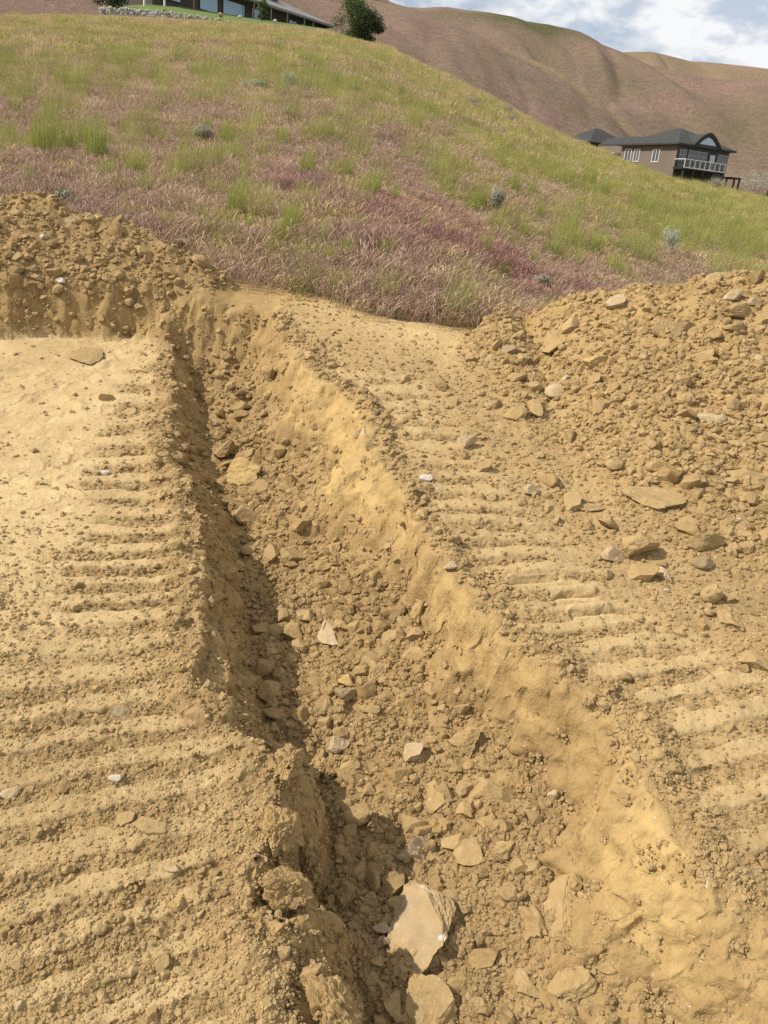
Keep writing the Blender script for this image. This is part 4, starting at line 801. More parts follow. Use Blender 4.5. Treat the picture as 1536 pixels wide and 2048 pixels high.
def rubble(name, n, ymin, ymax, smin, smax, pw, seed, dens, faces=False):
    x, y, r = scatter(n, ymin, ymax, pw, seed)
    if faces:
        f = fields(x, y, False); k = (f['bank'] + f['wr'] + f['wl'] > 0.25) & (r.random(n) < np.clip(f['bank'] + 0.75 * f['wl'] + f['wr'] * (0.25 + f['crumb']), 0, 1)); x, y = x[k], y[k]; n = len(x)
    f = fields(x, y, True); cl = fbm2(x * 4, y * 4, 3, seed)
    big = smax > 0.05; thin = 1 - (0.35 * f['mound'] if big else 0) - (0.55 if big else 0.0) * f['mound'] * sstep(0.18, 0.55, mound(x, y) + 0.25 * fbm2(x * 1.5, y * 1.5, 3, 77)) - (0.7 * f['ml'] * (1 - f['bl']) if big else 0)
    ok = (r.random(n) < np.clip(f['crumb'] * dens * thin * (1 + 0.9 * cl), 0, 1)) & (y < dirt_edge(x) + 0.15)
    x, y = x[ok], y[ok]; z = f['z'][ok]; m = len(x)
    s = smin * (smax / smin) ** (r.random(m) ** 2.3) * (0.75 + 0.5 * np.clip(f['floor'] + f['mound'] + f['pile'], 0, 1)[ok])
    s *= np.clip(y / 2.6, 0.75, 1.7)
    sc = np.stack([s * r.uniform(.75, 1.3, m), s * r.uniform(.75, 1.3, m), s * r.uniform(.65, 1.0, m)], 1)
    rot = np.stack([r.normal(0, .35, m), r.normal(0, .35, m), r.uniform(0, 6.283, m)], 1)
    tone = np.clip(0.15 + 0.5 * r.random(m) ** 2 + 0.35 * (f['left'] + 0.6 * f['wr'])[ok] * (1 - f['bl'][ok]), 0, 1)
    o = instancer(name, np.stack([x, y, z + 0.02 * sc[:, 2]], 1), rot, sc, r.integers(0, 12, m), {'tone': tone, 'damp': np.clip((0.85 * f['floor'] + 0.45 * f['pile'] + 0.5 * f['bl'] + 0.4 * f['br'] + 0.10 * f['mound'] + 0.3 * f['wr'])[ok] * r.uniform(.2, 1.1, m), 0, 1)}, crumb_coll)
    print(name, m); return o
o = rubble('soil_crumbs', 330000, 1.2, 8.4, 0.0055, 0.030, 1.5, 301, 0.9); o['label'] = 'loose crumbs of dug soil over the ruts, mounds and trench'
o = rubble('loose_rubble', 15000, 1.3, 8.4, 0.024, 0.070, 1.25, 302, 0.42); o['label'] = 'loose lumps of dug soil and stone in the trench and on the mounds'
o = rubble('clinging_soil', 260000, 1.4, 7.6, 0.008, 0.050, 1.2, 303, 0.55, True); o['label'] = 'crumbs and lumps of soil clinging to the cut faces'

# ------------------------------------------------------------------ hillside with grass
def grass_mix(x, y):
    """weights of purple, green and straw grass, patchy along the slope"""
    n1 = fbm2(x * 0.16 + 4, y * 0.10, 4, 401); n2 = fbm2(x * 0.55, y * 0.28, 4, 402); n3 = fbm2(x * 0.9 + 7, y * 0.45, 3, 403)
    u = x / np.maximum(y, 1)
    near = 1 - sstep(13, 30, y)
    n4 = fbm2(x * 0.5 + 30, y * 0.33, 3, 404)
    pink = np.exp(-(((u + 0.33) / 0.30) ** 2 + ((y - 26) / 12) ** 2)) * 0.6 + 0.10 * sstep(16, 30, y)
    deep = np.exp(-(((x - 0.6) / 2.0) ** 2 + ((y - 10.6) / 2.2) ** 2)) * sstep(-.35, .15, n2 + .15)
    rgt = np.exp(-(((u - 0.36) / 0.14) ** 2)) * sstep(15, 26, y)
    pur = 0.58 * near + 0.12 + pink + 0.4 * deep - 0.3 * rgt + 0.45 * n1 + 0.55 * n2
    grn = 0.17 - 0.5 * deep + 0.38 * sstep(13, 30, y) + 0.3 * rgt - 0.5 * n1 - 0.4 * n2 + 1.0 * n3 - 0.35 * deep - 0.30 * sstep(66, 86, y)
    tan_ = 0.50 + 0.36 * sstep(64, 84, y) + 0.8 * n4
    w = np.stack([np.clip(pur, 0.02, None), np.clip(grn, 0.02, None), np.clip(tan_, 0.02, None)], -1) ** 2.0
    return w / w.sum(-1, keepdims=True), deep
PUR, PUR2, GRN, TAN = np.array([.44, .295, .235]), np.array([.37, .165, .165]), np.array([.30, .305, .098]), np.array([.56, .435, .215])
def grass_colour(x, y):
    w, deep = grass_mix(x, y)
    p = PUR[None] * (1 - deep.reshape(-1, 1)) + PUR2[None] * deep.reshape(-1, 1)
    w = w.reshape(-1, 3)
    return w[:, :1] * p + w[:, 1:2] * GRN + w[:, 2:] * TAN
m_hill, nt, b = new_mat('dry_turf'); nb = NB(nt); P = nb.pos()
att = nb.n('ShaderNodeAttribute', attribute_name='turf')
c = nb.mix(nb.ramp(nb.noise(P, 6, 6, 0.7), (0.3, 0.0), (0.7, 1.0)), (0.62, 0.60, 0.58), (1.0, 1.0, 1.0))
c = nb.mix(1.0, att.outputs['Color'], c, 'MULTIPLY'); nb.l(c, b.inputs['Base Color'])
nb.bump(nb.noise(P, 14, 6, 0.7), 0.9, 0.08, b)
hy = 6.0 * (210 / 6.0) ** np.linspace(0, 1, 330); hu = np.linspace(-0.95, 0.95, 260)
HY, HU = np.meshgrid(hy, hu, indexing='ij'); HX = HU * (HY + 1.5)
def hill_z(x, y): return natural(x, y) + 0.10 * fbm2(x * 0.5, y * 0.5, 4, 411) * sstep(8, 14, y) + 0.35 * fbm2(x * 0.09, y * 0.09, 3, 412) * sstep(18, 40, y) * (1 - sstep(70, 85, y) * 0.6)
HZ = hill_z(HX, HY) - 0.03 - 2.0 * (1 - sstep(-0.4, 0.02, HY - dirt_edge(HX)))
hill = grid_obj('hillside', np.stack([HX, HY, HZ], -1), m_hill); hill['kind'] = 'structure'
vcol(hill, 'turf', grass_colour(HX.ravel(), HY.ravel()) * 0.66)

# grass blades ------------------------------------------------------
def grass_mat(name, base_mix):
    m, nt, b = new_mat(name); nb = NB(nt)
    ia = nb.n('ShaderNodeAttribute', attribute_name='tint', attribute_type='INSTANCER')
    va = nb.n('ShaderNodeAttribute', attribute_name='tip')
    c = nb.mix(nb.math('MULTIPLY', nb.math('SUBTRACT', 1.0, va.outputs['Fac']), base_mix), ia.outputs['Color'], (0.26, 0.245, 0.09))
    vr = nb.n('ShaderNodeAttribute', attribute_name='shade')
    c = nb.mix(1.0, c, nb.ramp(vr.outputs['Fac'], (0.0, 0.72), (1.0, 1.25)), 'MULTIPLY')
    nb.l(c, b.inputs['Base Color']); b.inputs['Roughness'].default_value = 0.7
    tr = nb.n('ShaderNodeBsdfTranslucent'); nb.l(c, tr.inputs[0])
    mx = nb.n('ShaderNodeMixShader'); mx.inputs[0].default_value = 0.3
    out = nt.nodes['Material Output']; nb.l(b.outputs[0], mx.inputs[1]); nb.l(tr.outputs[0], mx.inputs[2]); nb.l(mx.outputs[0], out.inputs[0])
    return m
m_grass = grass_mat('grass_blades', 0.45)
def tuft(seed, nbl, rad, hgt, width, spread, droop, head, lean=(0.10, 0.0), mat=None, name='tuft_shape'):
    r = np.random.default_rng(seed); V = []; Fc = []; tip = []; shd = []
    for _ in range(nbl):
        a = r.uniform(0, 6.283); q = rad * math.sqrt(r.random()); bx, by = q * math.cos(a), q * math.sin(a)
        h = hgt * r.uniform(.55, 1.1); dirv = r.uniform(0, 6.283); out = spread * r.uniform(.2, 1.0) * h
        ox, oy = out * math.cos(dirv) + lean[0] * h, out * math.sin(dirv) + lean[1] * h
        wa = r.uniform(0, 3.1416); wx, wy = math.cos(wa), math.sin(wa); sh = r.random(); k = len(V)
        seg = 4
        for i in range(seg + 1):
            t = i / seg; w = width * ((1 - t) ** .7 + 0.12) * 0.6
            if head and t > 0.55: w = width * head * (1.0 if t < 0.95 else 0.3)
            zz = h * (t - droop * t ** 3); px_, py_ = bx + ox * t ** 1.7, by + oy * t ** 1.7
            V += [(px_ - wx * w / 2, py_ - wy * w / 2, zz), (px_ + wx * w / 2, py_ + wy * w / 2, zz)]; tip += [t, t]; shd += [sh, sh]
        for i in range(seg): Fc.append((k + 2 * i, k + 2 * i + 1, k + 2 * i + 3, k + 2 * i + 2))
    me = bpy.data.meshes.new(name); me.from_pydata(V, [], Fc); me.update(); me.materials.append(mat or m_grass); me.shade_smooth()
    for nm, d in (('tip', tip), ('shade', shd)):
        at = me.attributes.new(nm, 'FLOAT', 'POINT'); at.data.foreach_set('value', np.asarray(d, np.float32))
    return me
cheat = [tuft(600 + k, 100, 0.23, 0.27, 0.0045, 0.55, 0.30, 2.2) for k in range(5)]
bunch = [tuft(620 + k, 80, 0.15, 0.50, 0.006, 0.26, 0.12, 0) for k in range(4)]
straw = [tuft(640 + k, 46, 0.22, 0.30, 0.006, 0.75, 0.35, 1.5) for k in range(3)]
far_t = [tuft(660 + k, 80, 0.45, 0.42, 0.016, 0.5, 0.22, 1.3) for k in range(4)]
far_g = [tuft(680 + k, 80, 0.32, 0.62, 0.016, 0.3, 0.12, 0) for k in range(3)]
tcoll = hidden_collection('tuft', cheat + bunch + straw + far_t + far_g)   # 0-4, 5-8, 9-11, 12-15, 16-18
PTS, ROT, SCL, IDX, TNT = [], [], [], [], []
def sow(n, y0, y1, seed, sets, sc, umax=0.60):
    r = np.random.default_rng(seed)
    y = np.sqrt(y0 ** 2 + r.random(n) * (y1 ** 2 - y0 ** 2)); x = (r.random(n) * 2 - 1) * (umax * y + 1.5)
    e = dirt_edge(x) + 0.16 * fbm2(x * 1.7, y * 1.7, 3, 421)
    ok = (y > e + 0.02) & (y < crest_y(np.clip(x / y, -.6, .6)) + 9)
    x, y = x[ok], y[ok]; m = len(x)
    w, deep = grass_mix(x, y); rn = r.random(m)
    bn = fbm2(x * 1.4, y * 0.9, 3, 431)
    kind = np.where(rn < w[:, 0] + 0.03, 0, np.where(rn < w[:, 0] + w[:, 1] * np.clip(0.85 + 1.3 * bn, 0, 1) + 0.02, 1, 2))
    # a few strays keep the purple areas streaked with green
    kind = np.where((kind == 0) & (r.random(m) < 0.26 * (1 - deep)) & (bn > 0.24), 1, kind)
    kind = np.where((kind == 1) & (r.random(m) < 0.35), 2, kind)
    kind = np.where((kind == 1) & (y < 11.5) & (x > 0.1) & (x < 3.2) & (r.random(m) < 0.9), 0, kind)
    lo = np.array([sets[0][0], sets[1][0], sets[2][0]]); cnt = np.array([sets[0][1], sets[1][1], sets[2][1]])
    idx = lo[kind] + (r.random(m) * cnt[kind]).astype(int)
    base = np.where((kind == 0)[:, None], PUR * (1 - deep[:, None] * .8) + PUR2 * deep[:, None] * .8, np.where((kind == 1)[:, None], GRN, TAN))
    hue = fbm2(x * 0.8, y * 0.5, 3, 441)[:, None]
    yel = np.array([.43, .41, .11]); pnk = np.array([.58, .43, .29])
    base = np.where((kind == 1)[:, None], base + (yel - base) * np.clip(hue + .35 + .2 * sstep(25, 60, y)[:, None] + r.normal(0, .25, (m, 1)), 0, 1), base)
    base = np.where((kind == 0)[:, None], base + (pnk - base) * np.clip(hue * 1.2 + .15 + r.normal(0, .22, (m, 1)) + 0.35 * sstep(15, 24, y)[:, None], 0, 1), base)
    base = base * r.uniform(.82, 1.22, (m, 1))
    s = sc * r.uniform(.7, 1.25, m); s = s * np.where(kind == 1, 0.85 + 0.5 * np.clip(bn, -0.5, 1), 1.0)
    PTS.append(np.stack([x, y, hill_z(x, y) - 0.05], 1)); ROT.append(np.stack([r.normal(0, .08, m), r.normal(.08, .08, m), np.where(r.random(m) < .65, r.normal(0, .6, m), r.uniform(0, 6.28, m))], 1))
    SCL.append(np.stack([s, s, s * r.uniform(.8, 1.2, m) * np.where(kind == 1, 1.1, 1.0)], 1)); IDX.append(idx); TNT.append(base)
NEARSETS = ((0, 5), (5, 4), (9, 3)); FARSETS = ((12, 4), (16, 3), (12, 4))
sow(12500, 6.3, 17, 701, NEARSETS, 1.0)
sow(16500, 16, 34, 702, NEARSETS, 1.25)
sow(15000, 32, 62, 703, FARSETS, 1.0)
sow(16000, 60, 97, 704, FARSETS, 1.0)
g = instancer('grass', np.concatenate(PTS), np.concatenate(ROT), np.concatenate(SCL), np.concatenate(IDX), {'tint': np.concatenate(TNT)}, tcoll)
g['label'] = 'purple cheatgrass, straw and green grass covering the whole slope'

# prominent bunchgrass clumps, one by one
m_bunch, nt, b = new_mat('green_blades'); nb = NB(nt)
va = nb.n('ShaderNodeAttribute', attribute_name='tip'); vr = nb.n('ShaderNodeAttribute', attribute_name='shade'); oi = nb.n('ShaderNodeObjectInfo')
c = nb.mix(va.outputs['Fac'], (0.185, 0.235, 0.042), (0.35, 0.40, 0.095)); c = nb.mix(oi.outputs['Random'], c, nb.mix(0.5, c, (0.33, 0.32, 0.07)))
c = nb.mix(1.0, c, nb.ramp(vr.outputs['Fac'], (0.0, 0.7), (1.0, 1.25)), 'MULTIPLY'); nb.l(c, b.inputs['Base Color'])
tr = nb.n('ShaderNodeBsdfTranslucent'); nb.l(c, tr.inputs[0]); mx = nb.n('ShaderNodeMixShader'); mx.inputs[0].default_value = 0.3
nb.l(b.outputs[0], mx.inputs[1]); nb.l(tr.outputs[0], mx.inputs[2]); nb.l(mx.outputs[0], nt.nodes['Material Output'].inputs[0])
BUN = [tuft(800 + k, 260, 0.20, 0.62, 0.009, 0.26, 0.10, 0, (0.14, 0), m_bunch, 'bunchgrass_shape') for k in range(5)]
clumps = [(85, 320, 62, 90), (128, 318, 70, 80), (193, 335, 60, 100), (172, 300, 40, 60), (215, 372, 34, 60), (272, 360, 60, 60), (290, 400, 36, 60), (345, 375, 40, 50), (358, 385, 24, 40), (245, 280, 34, 40), (470, 440, 44, 80), (490, 375, 26, 60), (440, 350, 34, 44), (482, 410, 34, 60),
          (395, 455, 26, 50), (330, 470, 46, 56), (555, 500, 30, 70), (580, 480, 40, 80), (612, 360, 46, 66), (575, 460, 30, 50), (645, 500, 34, 60), (690, 370, 40, 60), (745, 400, 34, 60), (665, 295, 30, 36), (690, 520, 40, 54), (655, 545, 30, 60), (770, 520, 44, 50), (848, 320, 26, 30), (800, 335, 50, 36), (785, 415, 30, 50),
          (880, 415, 50, 44), (940, 440, 34, 60), (960, 425, 26, 50), (985, 480, 22, 50), (845, 480, 36, 50), (960, 530, 36, 70), (1040, 490, 26, 60), (1022, 400, 26, 60), (1135, 480, 34, 60), (1100, 520, 60, 50), (1185, 520, 30, 60), (1205, 400, 26, 44), (1175, 380, 40, 50), (1355, 490, 26, 34), (1432, 540, 22, 34), (1240, 560, 30, 30), (1185, 580, 24, 34), (20, 300, 34, 60), (30, 240, 24, 50), (60, 470 - 90, 30, 50), (110, 262, 30, 40), (150, 240, 34, 36), (318, 300, 26, 40), (365, 320, 30, 44), (300, 250, 26, 36), (340, 235, 30, 34), (400, 345, 30, 44), (425, 400, 28, 40), (520, 330, 30, 46), (535, 405, 30, 48), (600, 405, 26, 44), (515, 270, 28, 34),
          (610, 300, 26, 34), (630, 420, 26, 44), (660, 450, 26, 40), (705, 430, 24, 40), (725, 330, 36, 36), (710, 470, 34, 44), (820, 440, 24, 40), (900, 380, 34, 34), (905, 490, 26, 44), (1000, 350, 40, 36), (1060, 400, 30, 44), (1075, 450, 26, 44), (1110, 370, 40, 34), (1150, 430, 26, 40), (1230, 470, 34, 34), (1280, 430, 44, 34), (1300, 560, 24, 26), (1060, 540, 30, 44), (1000, 560, 30, 40), (1390, 460, 40, 30), (1480, 480, 40, 30), (1440, 430, 44, 28), (540, 520, 28, 50), (500, 465, 24, 44), (1100, 320, 40, 30), (410, 275, 30, 44), (450, 300, 34, 60), (560, 300, 40, 50)]
cp = cast(hill_z, [c[0] for c in clumps], [c[1] for c in clumps])
MARKS = [(60, 400, 'left spoil pile'), (146, 443, 'pale skyline rock'), (271, 296, 'white seed head'), (448, 185, 'leftmost pale sagebrush'), (578, 178, 'largest pale sagebrush'), (571, 245, 'small lone sagebrush'), (850, 500, 'dark purple patch'), (709, 616, 'single pale stone at the dirt edge'), (1000, 655, 'low gap before the right mound'), (1230, 600, 'right mound shoulder'), (1332, 510, 'grey green sagebrush'), (1419, 560, 'mound crest rock'), (1400, 340, 'dark house'), (713, 40, 'crest trees'), (450, 560, 'far end of the trench'), (620, 590, 'dirt edge beyond the trench'), (1100, 640, 'right mound skyline'), (0, 250, 'left picture edge')]
near_clump_lab = 'tall green bunchgrass clump standing up from the cheatgrass on the slope'
for k, (px, py, w, h) in enumerate(clumps):
    p = cp[k]; mpp = (p - CAM) @ _d / F_PX
    o = link(bpy.data.objects.new('bunchgrass', BUN[k % 5])); sz = h * mpp / 0.52; o.location = (p[0], p[1], p[2] - 0.04)
    o.scale = (max(w * mpp / 0.55, .6 * sz), max(w * mpp / 0.55, .6 * sz), sz); o.rotation_euler = (0, 0, random.uniform(-.5, .5))
    nr = sorted(MARKS, key=lambda q: (q[0] - px) ** 2 + (q[1] - py) ** 2)
    szw = 'tall' if h >= 60 else ('broad' if w >= 50 else 'small')
    opts = [f"{szw} green bunchgrass clump between the {nr[a][2]} and the {nr[b2][2]}" for a, b2 in ((0, 1), (0, 2), (1, 2), (0, 3), (1, 3), (2, 3), (0, 4), (1, 4), (2, 4), (0, 5), (1, 5), (3, 4), (2, 5), (0, 6), (1, 6), (3, 5), (2, 6), (4, 5), (0, 7), (1, 7))]
    o2 = [q for q in opts if q not in seen and len(q.split()) <= 16]; l2 = o2[0] if o2 else near_clump_lab
    seen[l2] = 1; tag(o, l2, 'bunchgrass', 'green bunchgrass clumps on the slope')

# ------------------------------------------------------------------ shrubs and trees
def leaf_mat(name, c0, c1):
    m, nt, b = new_mat(name); nb = NB(nt); va = nb.n('ShaderNodeAttribute', attribute_name='shade')
    c = nb.mix(va.outputs['Fac'], c0, c1); nb.l(c, b.inputs['Base Color']); b.inputs['Roughness'].default_value = 0.65
    tr = nb.n('ShaderNodeBsdfTranslucent'); nb.l(c, tr.inputs[0]); mx = nb.n('ShaderNodeMixShader'); mx.inputs[0].default_value = 0.22
    nb.l(b.outputs[0], mx.inputs[1]); nb.l(tr.outputs[0], mx.inputs[2]); nb.l(mx.outputs[0], nt.nodes['Material Output'].inputs[0]); return m
m_leaf_l = leaf_mat('leaf_mid_green', (0.05, 0.08, 0.024), (0.135, 0.175, 0.06)); m_leaf_d = leaf_mat('leaf_dark_green', (0.028, 0.045, 0.018), (0.075, 0.10, 0.038))
m_leaf_c = leaf_mat('conifer_green', (0.02, 0.035, 0.015), (0.05, 0.075, 0.03)); m_sage = leaf_mat('sage_leaf', (0.33, 0.345, 0.26), (0.53, 0.54, 0.43)); m_sage_d = leaf_mat('dull_sage_leaf', (0.24, 0.23, 0.15), (0.42, 0.41, 0.30))
m_bark = plain('bark', (0.16, 0.11, 0.07), 0.9, 0.3, 8)
def leaf_cloud(name, blobs, n, size, mat, parent, seed, up=0.0):
    r = np.random.default_rng(seed); blobs = np.array(blobs, float)
    vol = np.prod(blobs[:, 3:6], 1); pick = r.choice(len(blobs), n, p=vol / vol.sum()); B = blobs[pick]
    d = r.normal(size=(n, 3)); d /= np.linalg.norm(d, axis=1)[:, None]; q = d * (r.random((n, 1)) ** 0.42); c = B[:, :3] + q * B[:, 3:6]
    nrm = d + r.normal(0, .6, (n, 3)) + np.array([0, 0, up]); nrm /= np.linalg.norm(nrm, axis=1)[:, None]
    a = np.cross(nrm, r.normal(size=(n, 3))); a /= np.linalg.norm(a, axis=1)[:, None]; b2 = np.cross(nrm, a)
    s = size * r.uniform(.6, 1.3, (n, 1)); V = np.stack([c - a * s * .5, c + b2 * s * .28 , c + a * s * .5, c - b2 * s * .28], 1).reshape(-1, 3)
    Fq = np.arange(4 * n).reshape(n, 4)
    o = mesh_obj(name, V, Fq, mat, parent); at = o.data.attributes.new('shade', 'FLOAT', 'POINT')
    cl = r.random(len(blobs))[pick]
    at.data.foreach_set('value', np.repeat(np.clip(.6 * cl + .4 * r.random(n), 0, 1), 4).astype(np.float32)); return o
def tree(name, p, blobs, n, size, mat, trunk_h, trunk_r, label, cat, seed, group=None):
    t = thing(name, label, cat, p, group=group)
    leaf_cloud('crown', blobs, n, size, mat, t, seed)
    mb = MB(); mb.tube([(0, 0, -0.4), (0.03, 0, trunk_h * .5), (0, 0.05, trunk_h)], [trunk_r, trunk_r * .8, trunk_r * .5], 8)
    rr = random.Random(seed)
    for k in range(5):
        b = rr.choice(blobs); mb.tube([(0, 0, trunk_h * rr.uniform(.4, .9)), (b[0] * .5, b[1] * .5, (trunk_h + b[2]) * .5), (b[0] * .9, b[1] * .9, b[2])], [trunk_r * .5, trunk_r * .35, trunk_r * .12], 6)
    mb.build('trunk', m_bark, t, True); return t
def blobs_for(w, h, n, seed, base=0.15, dep=1.0):
    r = random.Random(seed); out = []
    for k in range(n):
        z = h * (base + (1 - base) * r.random() ** .9); f = math.sin(math.pi * min(1, max(0.12, (z / h) * .85 + .08))) ** .7
        a = r.uniform(0, 6.283); q = w * .38 * f * r.random() ** .5; s = w * r.uniform(.12, .22)
        out.append((q * math.cos(a), q * math.sin(a) * dep, min(z, h - s), s, s, s * .85))
    return out
def hp(px, py): return tuple(cast(hill_z, [px], [py])[0])
def mpp_at(p): return float((np.array(p) - CAM) @ _d / F_PX)
p = hp(704, 82); k = mpp_at(p)
tree('leafy_tree', p, blobs_for(98 * k, 80 * k, 44, 5, .02) + [(r_.uniform(-46, 40) * k, 0, r_.uniform(14, 84) * k, 6 * k, 6 * k, 7 * k) for r_ in [random.Random(3)] for _ in range(22)], 9500, 3.2 * k, m_leaf_l, 26 * k, 3.0 * k, 'mid green leafy tree on the hill crest, taller of the touching pair', 'tree', 21)
p = hp(736, 90); k = mpp_at(p)
tree('leafy_tree', p, blobs_for(70 * k, 64 * k, 34, 6, .06), 6500, 3.4 * k, m_leaf_d, 22 * k, 3.0 * k, 'dark round tree touching the taller green tree on the hill crest', 'tree', 22)
SAGE = [(448, 189, 24, 14, 0, 'pale rounded sagebrush, leftmost of the row of pale shrubs on the mid slope'), (496, 184, 22, 12, 0, 'pale sagebrush in the middle of the row on the mid slope'), (513, 185, 26, 14, 0, 'pale sagebrush touching the middle one of the row'), (578, 184, 28, 20, 0, 'largest pale sagebrush, rightmost of the row on the mid slope'),
        (571, 250, 16, 18, 0, 'small pale sagebrush alone below the row of pale shrubs'), (1332, 522, 42, 40, 0, 'grey green sagebrush in the grass above the right spoil mound'), (1432, 388, 34, 22, 1, 'dull grey sagebrush just right of the dark house pergola'), (1508, 396, 60, 30, 0, 'broad silvery sagebrush on the crest at the right picture edge'),
        (410, 292, 40, 30, 1, 'dull scrub bush just right of the white seed head'), (990, 440, 30, 44, 1, 'tall grey twiggy bush right of the dark purple patch'), (1075, 590, 34, 30, 1, 'grey twiggy bush just above the right mound shoulder'), (700, 190, 40, 14, 1, 'dull scrub bush right of the row of pale sagebrush'), (760, 175, 40, 12, 1, 'dull low scrub bush, topmost in the band of grey scrub under the crest'), (850, 195, 44, 14, 1, 'dull scrub bush at the upper end of the grey band below the crest'), (930, 215, 50, 16, 1, 'broad dull scrub bush in the middle of the grey band below the crest'), (1000, 228, 44, 14, 1, 'dull scrub bush at the lower end of the grey band'), (1010, 245, 40, 12, 1, 'dull scrub bush lowest in the grey band below the crest'), (880, 205, 30, 12, 1, 'small dull scrub bush inside the grey band below the crest'), (640, 160, 24, 12, 1, 'small dull scrub bush just above the largest pale sagebrush'), (130, 420, 34, 26, 1, 'dull scrub bush behind the pale skyline rock of the left pile')]
for k, (px, py, w, h, dull, lab) in enumerate(SAGE):
    w *= 1.25 if dull else 1.35; h *= 1.35 if dull else 1.7
    p = hp(px, py); q = mpp_at(p)
    t = thing('sagebrush', lab or 'dull grey green scrub bush low in the grass of the slope', 'sagebrush', p, group=None if lab else 'dull scrub bushes on the slope')
    leaf_cloud('foliage', [(random.uniform(-.3, .3) * w * q, random.uniform(-.3, .3) * w * q, h * q * random.uniform(.45, .85), w * q * .24, w * q * .24, h * q * .28) for _ in range(11)], 2000, max(1.8 * q, .03), m_sage_d if dull else m_sage, t, 900 + k, .5)
    mb = MB()
    for j in range(5):
        a = j * 1.3; mb.tube([(0, 0, -.05), (math.cos(a) * w * q * .2, math.sin(a) * w * q * .2, h * q * .6)], [.5 * q, .2 * q], 5)
    mb.build('stem', m_bark, t)
# purple-grey dead weed by the dark patch and the dandelion clock
p = hp(271, 300); q = mpp_at(p); t = thing('seed_head', 'single round white seed head on a stalk in the grass', 'flower', p)
leaf_cloud('puff', [(0, 0, 5 * q, 4.5 * q, 4.5 * q, 4.5 * q)], 260, 2.4 * q, plain('seed_fluff', (0.78, 0.74, 0.66)), t, 77); MB().tube([(0, 0, -.1), (0, 0, 4 * q)], [.4 * q, .3 * q], 5).build('stalk', m_bark, t)

# ------------------------------------------------------------------ far hills
m_far, nt, b = new_mat('far_hill'); nb = NB(nt); P = nb.pos()
att = nb.n('ShaderNodeAttribute', attribute_name='cover')
n1 = nb.noise(P, 0.05, 7, 0.65); n2 = nb.noise(P, 0.35, 5, 0.7); n3 = nb.noise(P, 0.9, 4, 0.6)
c = nb.mix(nb.ramp(n2, (0.35, 0.0), (0.65, 1.0)), (0.74, 0.73, 0.72), (1.12, 1.1, 1.08)); c = nb.mix(1.0, att.outputs['Color'], c, 'MULTIPLY')
c = nb.mix(nb.math('MULTIPLY', nb.ramp(n1, (0.5, 0.0), (0.68, 1.0)), 0.35), c, (0.22, 0.195, 0.10))
c = nb.mix(nb.math('MULTIPLY', nb.ramp(n3, (0.70, 0.0), (0.74, 1.0)), 0.6), c, (0.10, 0.095, 0.05))
nb.l(c, b.inputs['Base Color']); nb.bump(nb.noise(P, 0.7, 8, 0.75), 1.0, 1.8, b)
PINK = np.array([.300, .198, .152]); OLIVE = np.array([.200, .160, .098]); DKG = np.array([.115, .105, .045]); STRAW = np.array([.36, .27, .13])
def far_hill(name, crest, foot, seed, amp, nu=170, nv=110, cover=None, back=120.0, prof=1.0):
    cr = np.array(crest, float); ft = np.array(foot, float); t = np.linspace(0, 1, nu)
    pc = at_y(cr[:, 0], cr[:, 1], cr[:, 2]); pf = at_y(ft[:, 0], ft[:, 1], ft[:, 2])
    def samp(p): s = np.linspace(0, 1, len(p)); return np.stack([np.interp(t, s, p[:, k]) for k in range(3)], -1)
    pc, pf = samp(pc), samp(pf)
    k5 = np.ones(7) / 7
    for q in range(3): pc[:, q] = np.convolve(np.pad(pc[:, q], 3, 'edge'), k5, 'valid')
    v = np.linspace(0, 1, nv)[:, None]
    G = pf[None] * (1 - v[..., None]) + pc[None] * v[..., None]
    G[..., 2] = pf[None, :, 2] + (pc[:, 2] - pf[:, 2])[None] * (prof * v + (1 - prof) * (1 - (1 - v) ** 2.2))
    sl = fbm2(t[None, :] * 3.4 + .5 * v, v * 1.5 + 0 * t[None], 4, seed, .42); gl = 1 - np.abs(fbm2(t[None, :] * 5.5 + .9 * v + .5 * sl, v * .9 + 0 * t[None], 2, seed + 9)) * 2.2
    w = np.sin(math.pi * np.clip(v * .97, 0, 1)) ** .7
    G[..., 2] += amp * (sl * .9 - .5 * np.clip(gl, 0, 1)) * w + amp * .05 * fbm2(G[..., 0] * .05, G[..., 1] * .05, 4, seed + 3)
    bk = [pc + np.array([0, 1, 0]) * d + np.array([0, 0, -1]) * (d * .28 + d * d * .001) for d in np.linspace(6, back, 10)]
    G = np.concatenate([G, np.array(bk)], 0)
    o = grid_obj(name, G, m_far); o['kind'] = 'structure'
    X, Y, Z = (G[..., k].ravel() for k in range(3)); tt = np.broadcast_to(t[None], G.shape[:2]).ravel(); vv_ = np.broadcast_to(np.concatenate([np.linspace(0, 1, nv), np.ones(10)])[:, None], G.shape[:2]).ravel()
    vcol(o, 'cover', cover(X, Y, Z, tt, vv_)); return o
def cov_a(X, Y, Z, t, v):
    n = fbm2(X * .02, Y * .02, 4, 31)[:, None]; st = sstep(.86, 1.0, v)[:, None] * sstep(.45, .6, t)[:, None] * .7
    c = PINK + (OLIVE - PINK) * np.clip(.22 + 1.1 * n, 0, 1); return c + (STRAW - c) * st
